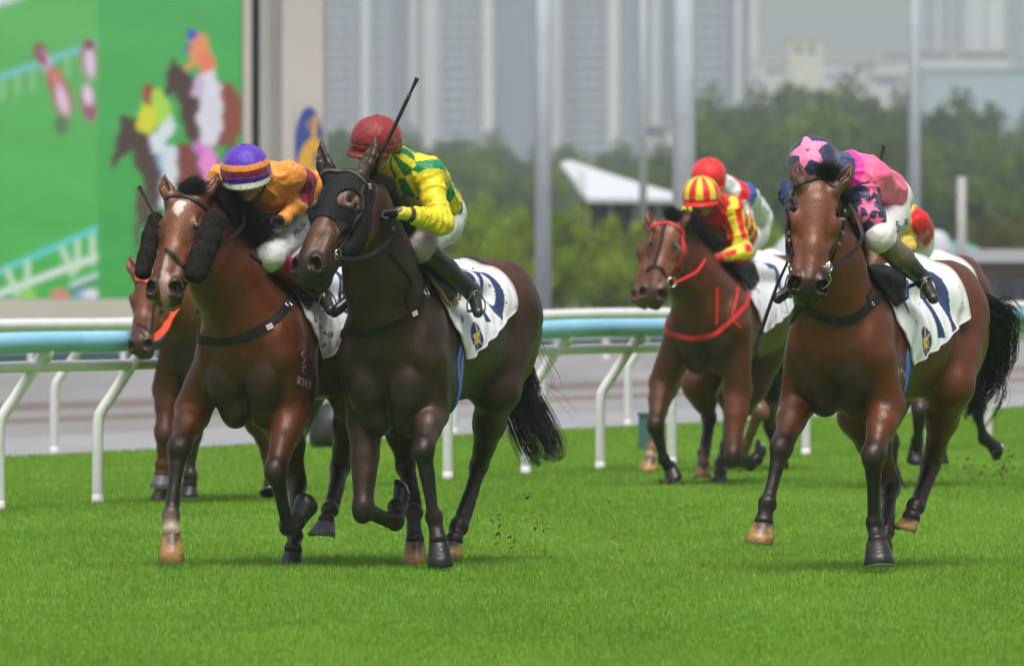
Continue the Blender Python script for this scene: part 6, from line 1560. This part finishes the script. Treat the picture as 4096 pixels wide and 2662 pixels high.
def silkD(g, V, N, tag):
    c = arr(REDs, len(V)); slv = tag[:, 0] > .5
    for s in 'LR':
        for a, b in (('sho', 'elb'), ('elb', 'wri')):
            p, q = np.array(g[s+a]), np.array(g[s+b]); ax = (q-p)/np.linalg.norm(q-p); r_ = V-p; t = r_@ax; rad = r_-np.outer(t, ax); ref = np.cross(ax, (.3, 1., .2)); ref /= np.linalg.norm(ref); r2 = np.cross(ax, ref); an = np.arctan2(rad@ref, rad@r2)
            m = (np.linalg.norm(rad, axis=1) < .10) & (t > -.04) & (t < np.linalg.norm(q-p)+.03) & slv & (np.sin(an*4+.6) > .1); c[m] = YLW
    d = V-np.array(g['chest']); m = (tag[:, 0] < .5) & (np.abs((d@np.array(g['sl']))) > .13) & (np.sin(d@np.array(g['sp'])*60) > .3); c[m] = YLW
    return c
def silkF(g, V, N, tag):
    c = arr(WHT, len(V)); d = V-np.array(g['neck']); t = -(d@np.array(g['sp'])); bod = tag[:, 0] < .5; c[bod & (t > .05) & (t < .10)] = REDs; c[bod & (t >= .10) & (t < .17)] = BLU
    c[~bod & (np.sin(fnoise(V, 9, 3, 1)*6) > .75)] = REDs; return c
def silkG(g, V, N, tag):
    c = arr(REDs, len(V)); d = V-np.array(g['pelvis']); x = d@np.array(g['sl']); t = d@np.array(g['sp']); c[tag[:, 0] > .5] = (.82, .60, .10); c[(np.abs(x+.01) < .115) & (tag[:, 0] < .5)] = (.82, .55, .08); c[(t < .03) & (tag[:, 0] < .5)] = (.85, .70, .25); return c
def silkE(g, V, N, tag): return arr((.30, .30, .34), len(V))

def capA(a, e): return (.23, .012, .014) if not (-.06 < e < .06) else (.075, .018, .016)
def capB(a, e): return PUR if e > .44 else (ORG if e > .17 else (MAR if e > -.08 else PUR))
def capD(a, e): return YLW if math.sin(a*8+.8) > -.05 and e > -.22 else REDs
def capF(a, e): return REDs
def capC(a, e):
    u, v = (math.pi/2-e)*math.cos(a), (math.pi/2-e)*math.sin(a)
    if starmask(np.array([u]), np.array([v]), .98, rot=CAPROT)[0]: return (.92, .24, .43)
    for k in range(5):
        w = 2*math.pi*(k+.5)/5-CAPROT+math.pi/5; uu, vv = u-1.75*math.cos(w), v-1.75*math.sin(w)
        if starmask(np.array([uu]), np.array([vv]), .42)[0]: return (.92, .24, .43)
    return NVY
CAPROT = .35

# leader's rider, looking across to his right
JA = jockey(dict(horse=A, label='person in green and yellow checked silks and dark red cap riding the leading dark horse', fine='L',
    j=dict(head=(1505, 590, .70), neck=(1585, 640, .58), chest=(1650, 720, .38), pelvis=(1752, 850, .02),
           Lsho=(1712, 690, .46), Lelb=(1762, 890, .58), Lwri=(1600, 848, .90), Rsho=(1560, 690, .46), Relb=(1480, 860, .55), Rwri=(1508, 768, .66),
           Lhip=(1772, 903, .10), Lknee=(1676, 990, .54), Lank=(1892, 1172, .24), Ltoe=(1912, 1250, .36)),
    hu=(.02, -.22, 1), hf=(-.62, -.62, -.20), handL=(-1, -.1, -.12), handR=(.05, -.3, .9), palm=(0, -.35, -1), silk=silkA, cap=capA, kneemud=.17, breech=(.62, .62, .60), sock=(.012, .011, .011), strapm=M_strapw, peakm=mat('dark_red_peak', (.13, .015, .015, 1), .5), buttonm=mat('dark_red_button', (.23, .012, .014, 1), .5)))
# left rider
JB = jockey(dict(horse=B, label='person in orange silks and purple, orange and maroon banded cap crouching over the left bay', fine='LR',
    j=dict(head=(985, 705, .74), neck=(1020, 700, .58), chest=(1060, 755, .38), pelvis=(1180, 850, -.02),
           Lsho=(1150, 705, .44), Lelb=(1262, 740, .22), Lwri=(1130, 880, .50), Rsho=(890, 720, .50), Relb=(865, 800, .52), Rwri=(960, 900, .66),
           Lhip=(1200, 885, .06), Lknee=(1080, 1025, .54), Lank=(1290, 1180, .24), Ltoe=(1322, 1240, .34)),
    hu=(-.10, -.26, .95), hf=(.0, -.9, -.42), handR=(-.3, -.8, -.3), handL=(-.8, -.6, 0), silk=silkB, cap=capB, sock=(.20, .012, .035), bootc=(.02, .016, .015), skin=(.42, .20, .14),
    peakm=mat('mud_splashed_shell', (.32, .33, .27, 1), .6, specks=(90, .80, (.03, .02, .015, 1))), buttonm=mat('purple_button', (*PUR, 1), .5)))
# right rider
def starsC(g):
    H = Cc; out = []
    return out
_cfC = dict(horse=Cc, label='person in pink silks with star sleeves and navy star cap riding the right bay', fine='L',
    j=dict(head=(3258, 668, .70), neck=(3345, 668, .58), chest=(3420, 710, .38), pelvis=(3535, 790, .0),
           Lsho=(3440, 730, .46), Lelb=(3490, 880, .50), Lwri=(3375, 830, .64), Rsho=(3240, 720, .46), Relb=(3165, 770, .46), Rwri=(3190, 880, .62),
           Lhip=(3560, 865, .06), Lknee=(3520, 950, .50), Lank=(3690, 1115, .22), Ltoe=(3733, 1195, .32)),
    hu=(-.22, -.80, .52), hf=(-.05, -.45, -.85), handL=(-1, -.4, -.1), handR=(0, -.6, -.6), silk=silkC, cap=capC, kneemud=.0, breech=(.66, .65, .62), sock=(.16, .115, .085), bootc=(.03, .024, .02), silkm=M_silk_clean, capm=M_cap,
    peakm=mat('navy_peak', (*NVY, 1), .5), buttonm=mat('pink_button', (*PINK, 1), .5))
_silk0 = silkC
def silkC2(g, V, N, tag):
    J = Cc.J; g['_stars'] = [(J(3492, 748, .50), .060, .2), (J(3474, 822, .56), .064, 1.1), (J(3432, 875, .60), .066, .5), (J(3408, 770, .60), .040, .3), (J(3150, 770, .46), .05, .2), (J(3515, 885, .56), .045, .2)]
    return _silk0(g, V, N, tag)
_cfC['silk'] = silkC2; JC = jockey(_cfC)
# middle-distance riders
JD = jockey(dict(horse=D, label='person in red silks with yellow striped sleeves and striped cap on the red-bridled horse', fine='L',
    j=dict(head=(2805, 800, .66), neck=(2850, 800, .52), chest=(2872, 855, .34), pelvis=(2960, 950, -.06),
           Lsho=(2922, 830, .40), Lelb=(2970, 1010, .42), Lwri=(2868, 1032, .58), Rsho=(2770, 850, .40), Relb=(2745, 960, .45), Rwri=(2790, 1030, .58),
           Lhip=(2965, 1000, -.02), Lknee=(2925, 1060, .24), Lank=(3000, 1170, .0), Ltoe=(3022, 1225, .10)),
    hu=(-.03, -.12, 1), hf=(-.18, -1, -.34), handL=(-1, -.3, 0), glove=SKIN, silk=silkD, cap=capD, sock=(.34, .27, .19), bootc=(.20, .15, .11), mudboot=True, silkm=M_silk_clean, peakm=mat('red_peak', (*REDs, 1), .5), kneemud=.30))
JF = jockey(dict(horse=Fh, label='person in white silks with red cap, half hidden behind the red and yellow jockey',
    j=dict(head=(2836, 722, .66), neck=(2890, 740, .52), chest=(2935, 790, .34), pelvis=(3010, 870, -.06),
           Lsho=(2960, 790, .40), Lelb=(2990, 930, .42), Lwri=(2900, 980, .58), Rsho=(2850, 800, .40), Relb=(2830, 900, .45), Rwri=(2840, 980, .58),
           Lhip=(2998, 930, -.02), Lknee=(2975, 1010, .24), Lank=(3020, 1150, .0), Ltoe=(3030, 1190, .10)),
    hu=(-.05, -.40, .9), hf=(-.12, -.9, -.30), silk=silkF, cap=capF, silkm=M_silk_clean, peakm=bpy.data.materials['red_peak']))
JG = jockey(dict(horse=G, label='person in red and gold silks bent low behind the pink and navy jockey',
    j=dict(head=(3542, 854, .66), neck=(3572, 854, .52), chest=(3607, 889, .34), pelvis=(3650, 939, .06),
           Lsho=(3632, 889, .36), Lelb=(3622, 984, .42), Lwri=(3562, 1024, .58), Rsho=(3542, 894, .40), Relb=(3522, 984, .45), Rwri=(3532, 1034, .58),
           Lhip=(3672, 989, .02), Lknee=(3622, 1054, .24), Lank=(3702, 1154, .0), Ltoe=(3722, 1194, .10)),
    hu=(-.05, -.60, .8), hf=(-.12, -.9, -.50), silk=silkG, cap=capF, silkm=M_silk_clean, peakm=bpy.data.materials['red_peak']))

# characters embroidered on the breeches, flat print following the cloth
def letters(g, strokes, name, c):
    o = Vector((0, 0, CAMZ))
    for st in strokes:
        P = []; N = []
        for x, y in st:
            hit = g['breech_bvh'].ray_cast(o, (W(x, y, 60)-o).normalized())
            if hit[0] is not None: P.append(hit[0]); N.append(hit[1])
        if len(P) > 1:
            vs, fs = band(P, N, .0040, .0015, .0005); mb = MB(); mb.add(vs, fs); mb.build(name, c, g['breech_o'])
M_ink = mat('navy_embroidery', (.02, .04, .13, 1), .7); M_ink2 = mat('grey_embroidery', (.06, .06, .07, 1), .7)
def off(st, dx, dy): return [[(x+dx, y+dy) for x, y in s] for s in st]
bu = [[(0, 14), (26, 4)], [(16, 0), (2, 26)], [(8, 20), (10, 38)], [(8, 20), (24, 14), (28, 32)], [(16, 10), (20, 44)]]
wen = [[(12, 0), (15, 6)], [(0, 14), (28, 4)], [(4, 12), (26, 30)], [(22, 8), (4, 36)], [(0, 22), (0, 34)]]
letters(JB, off(bu, 1172, 912)+off(wen, 1198, 890), 'embroidered_letter', M_ink)
ka = [[(0, 0), (14, -3)], [(6, -6), (2, 10)], [(0, 12), (14, 8)], [(2, 16), (14, 14)], [(8, 4), (10, 20)]]
mi = [[(0, 0), (0, 16), (10, 14), (10, -2), (0, 0)], [(0, 8), (10, 6)], [(15, -4), (14, 16)], [(15, -4), (24, -6), (24, 14)]]
letters(JC, off(ka, 3582, 888)+off(mi, 3596, 905)+off(ka, 3618, 880)+off(ka, 3585, 912), 'embroidered_letter', M_ink2)

# ---- whips
def whip(pts, r0, r1, label, flap=None, J=None):
    P = crom(pts, 8); n = len(P); root = empty('whip', P[0], label=label, cat='whip', group='racing whips')
    k = int(n*.35); mb = MB(); mb.tube(P[:k+1], r0, 8); mb.build('handle', M_whip, root); mb = MB(); mb.tube(P[k:], [lerp(r0*.8, r1, i/(n-k-1)) for i in range(n-k)], 8); mb.build('shaft', M_whip, root)
    d = (P[-1]-P[-4]).normalized(); mb = MB(); a = d.cross(Vector((0, 1, 0))).normalized(); e = P[-1]
    mb.add([e-a*.006, e+a*.006, e+d*.09+a*.012, e+d*.09-a*.012]+[p+Vector((0, .006, 0)) for p in (e-a*.006, e+a*.006, e+d*.09+a*.012, e+d*.09-a*.012)], [(0,1,2,3),(7,6,5,4),(0,4,5,1),(2,6,7,3),(1,5,6,2),(0,3,7,4)]); mb.build('flap', M_whip, root)
whip([A.J(1492, 740, .80), A.J(1510, 650, .90), A.J(1560, 545, .93), A.J(1640, 375, .93)], .013, .010, 'black whip held upright beside the dark red cap')
whip([Cc.J(3160, 900, .60), Cc.J(3162, 1010, .64), Cc.J(3105, 1150, .66), Cc.J(3040, 1335, .68)], .008, .0105, 'long black whip hanging down left of the right bay')
whip([G.J(3505, 720, .30), G.J(3515, 680, .32), G.J(3525, 632, .34)], .011, .011, 'short end of a whip sticking up behind the pink jacket')
whip([B.J(640, 905, .9), B.J(612, 850, .92), B.J(588, 805, .93)], .009, .008, 'whip tip showing left of the left sheepskin cheekpiece')

# ---- turf clods thrown up
def clods():
    rg = np.random.RandomState(4); mb = MB(); M_clod = mat('wet_soil', (.11, .065, .035, 1), .9)
    spots = []
    for _ in range(190):
        t = rg.rand(); spots.append((2130+rg.normal()*70+t*10, 1950+t*330, 60+rg.rand()*2, .002+.007*rg.rand()**4))
    for _ in range(70): spots.append((2450+rg.normal()*70, 2000+rg.rand()*240, 61+rg.rand()*3, .002+.005*rg.rand()**3))
    for _ in range(40): spots.append((2000+rg.normal()*50, 2050+rg.rand()*160, 60, .002+.007*rg.rand()**3))
    for _ in range(90): spots.append((4015+rg.normal()*24, 1800+rg.rand()*160, 78+rg.rand(), .003+.008*rg.rand()**2))
    for _ in range(30): spots.append((3890+rg.normal()*30, 1830+rg.rand()*90, 78+rg.rand(), .004+.008*rg.rand()**2))
    for _ in range(26): spots.append((2670+rg.normal()*30, 1915+rg.rand()*30, 78.6+rg.rand()*.3, .006+.012*rg.rand()))
    for _ in range(30): spots.append((2500+rg.rand()*500, 1750+rg.rand()*200, 75+rg.rand()*5, .002+.004*rg.rand()))
    for x, y, Y, r in spots:
        r *= 1.0
        c = W(x, y, Y)
        if c.z < .01: continue
        d = Vector(rg.normal(size=3)).normalized(); vs = []
        for v in ((1, 0, 0), (-1, 0, 0), (0, 1, 0), (0, -1, 0), (0, 0, 1), (0, 0, -1)): vs.append(c+Vector(v)*r*rg.uniform(.6, 1.4)+d*(r*1.2*(v[0]+v[2])))
        mb.add(vs, [(0,2,4),(2,1,4),(1,3,4),(3,0,4),(2,0,5),(1,2,5),(3,1,5),(0,3,5)])
    mb.build('turf_clods', M_clod, None, label='dark crumbs of turf and soil flying behind the hooves', cat='soil', kind='stuff')
clods()
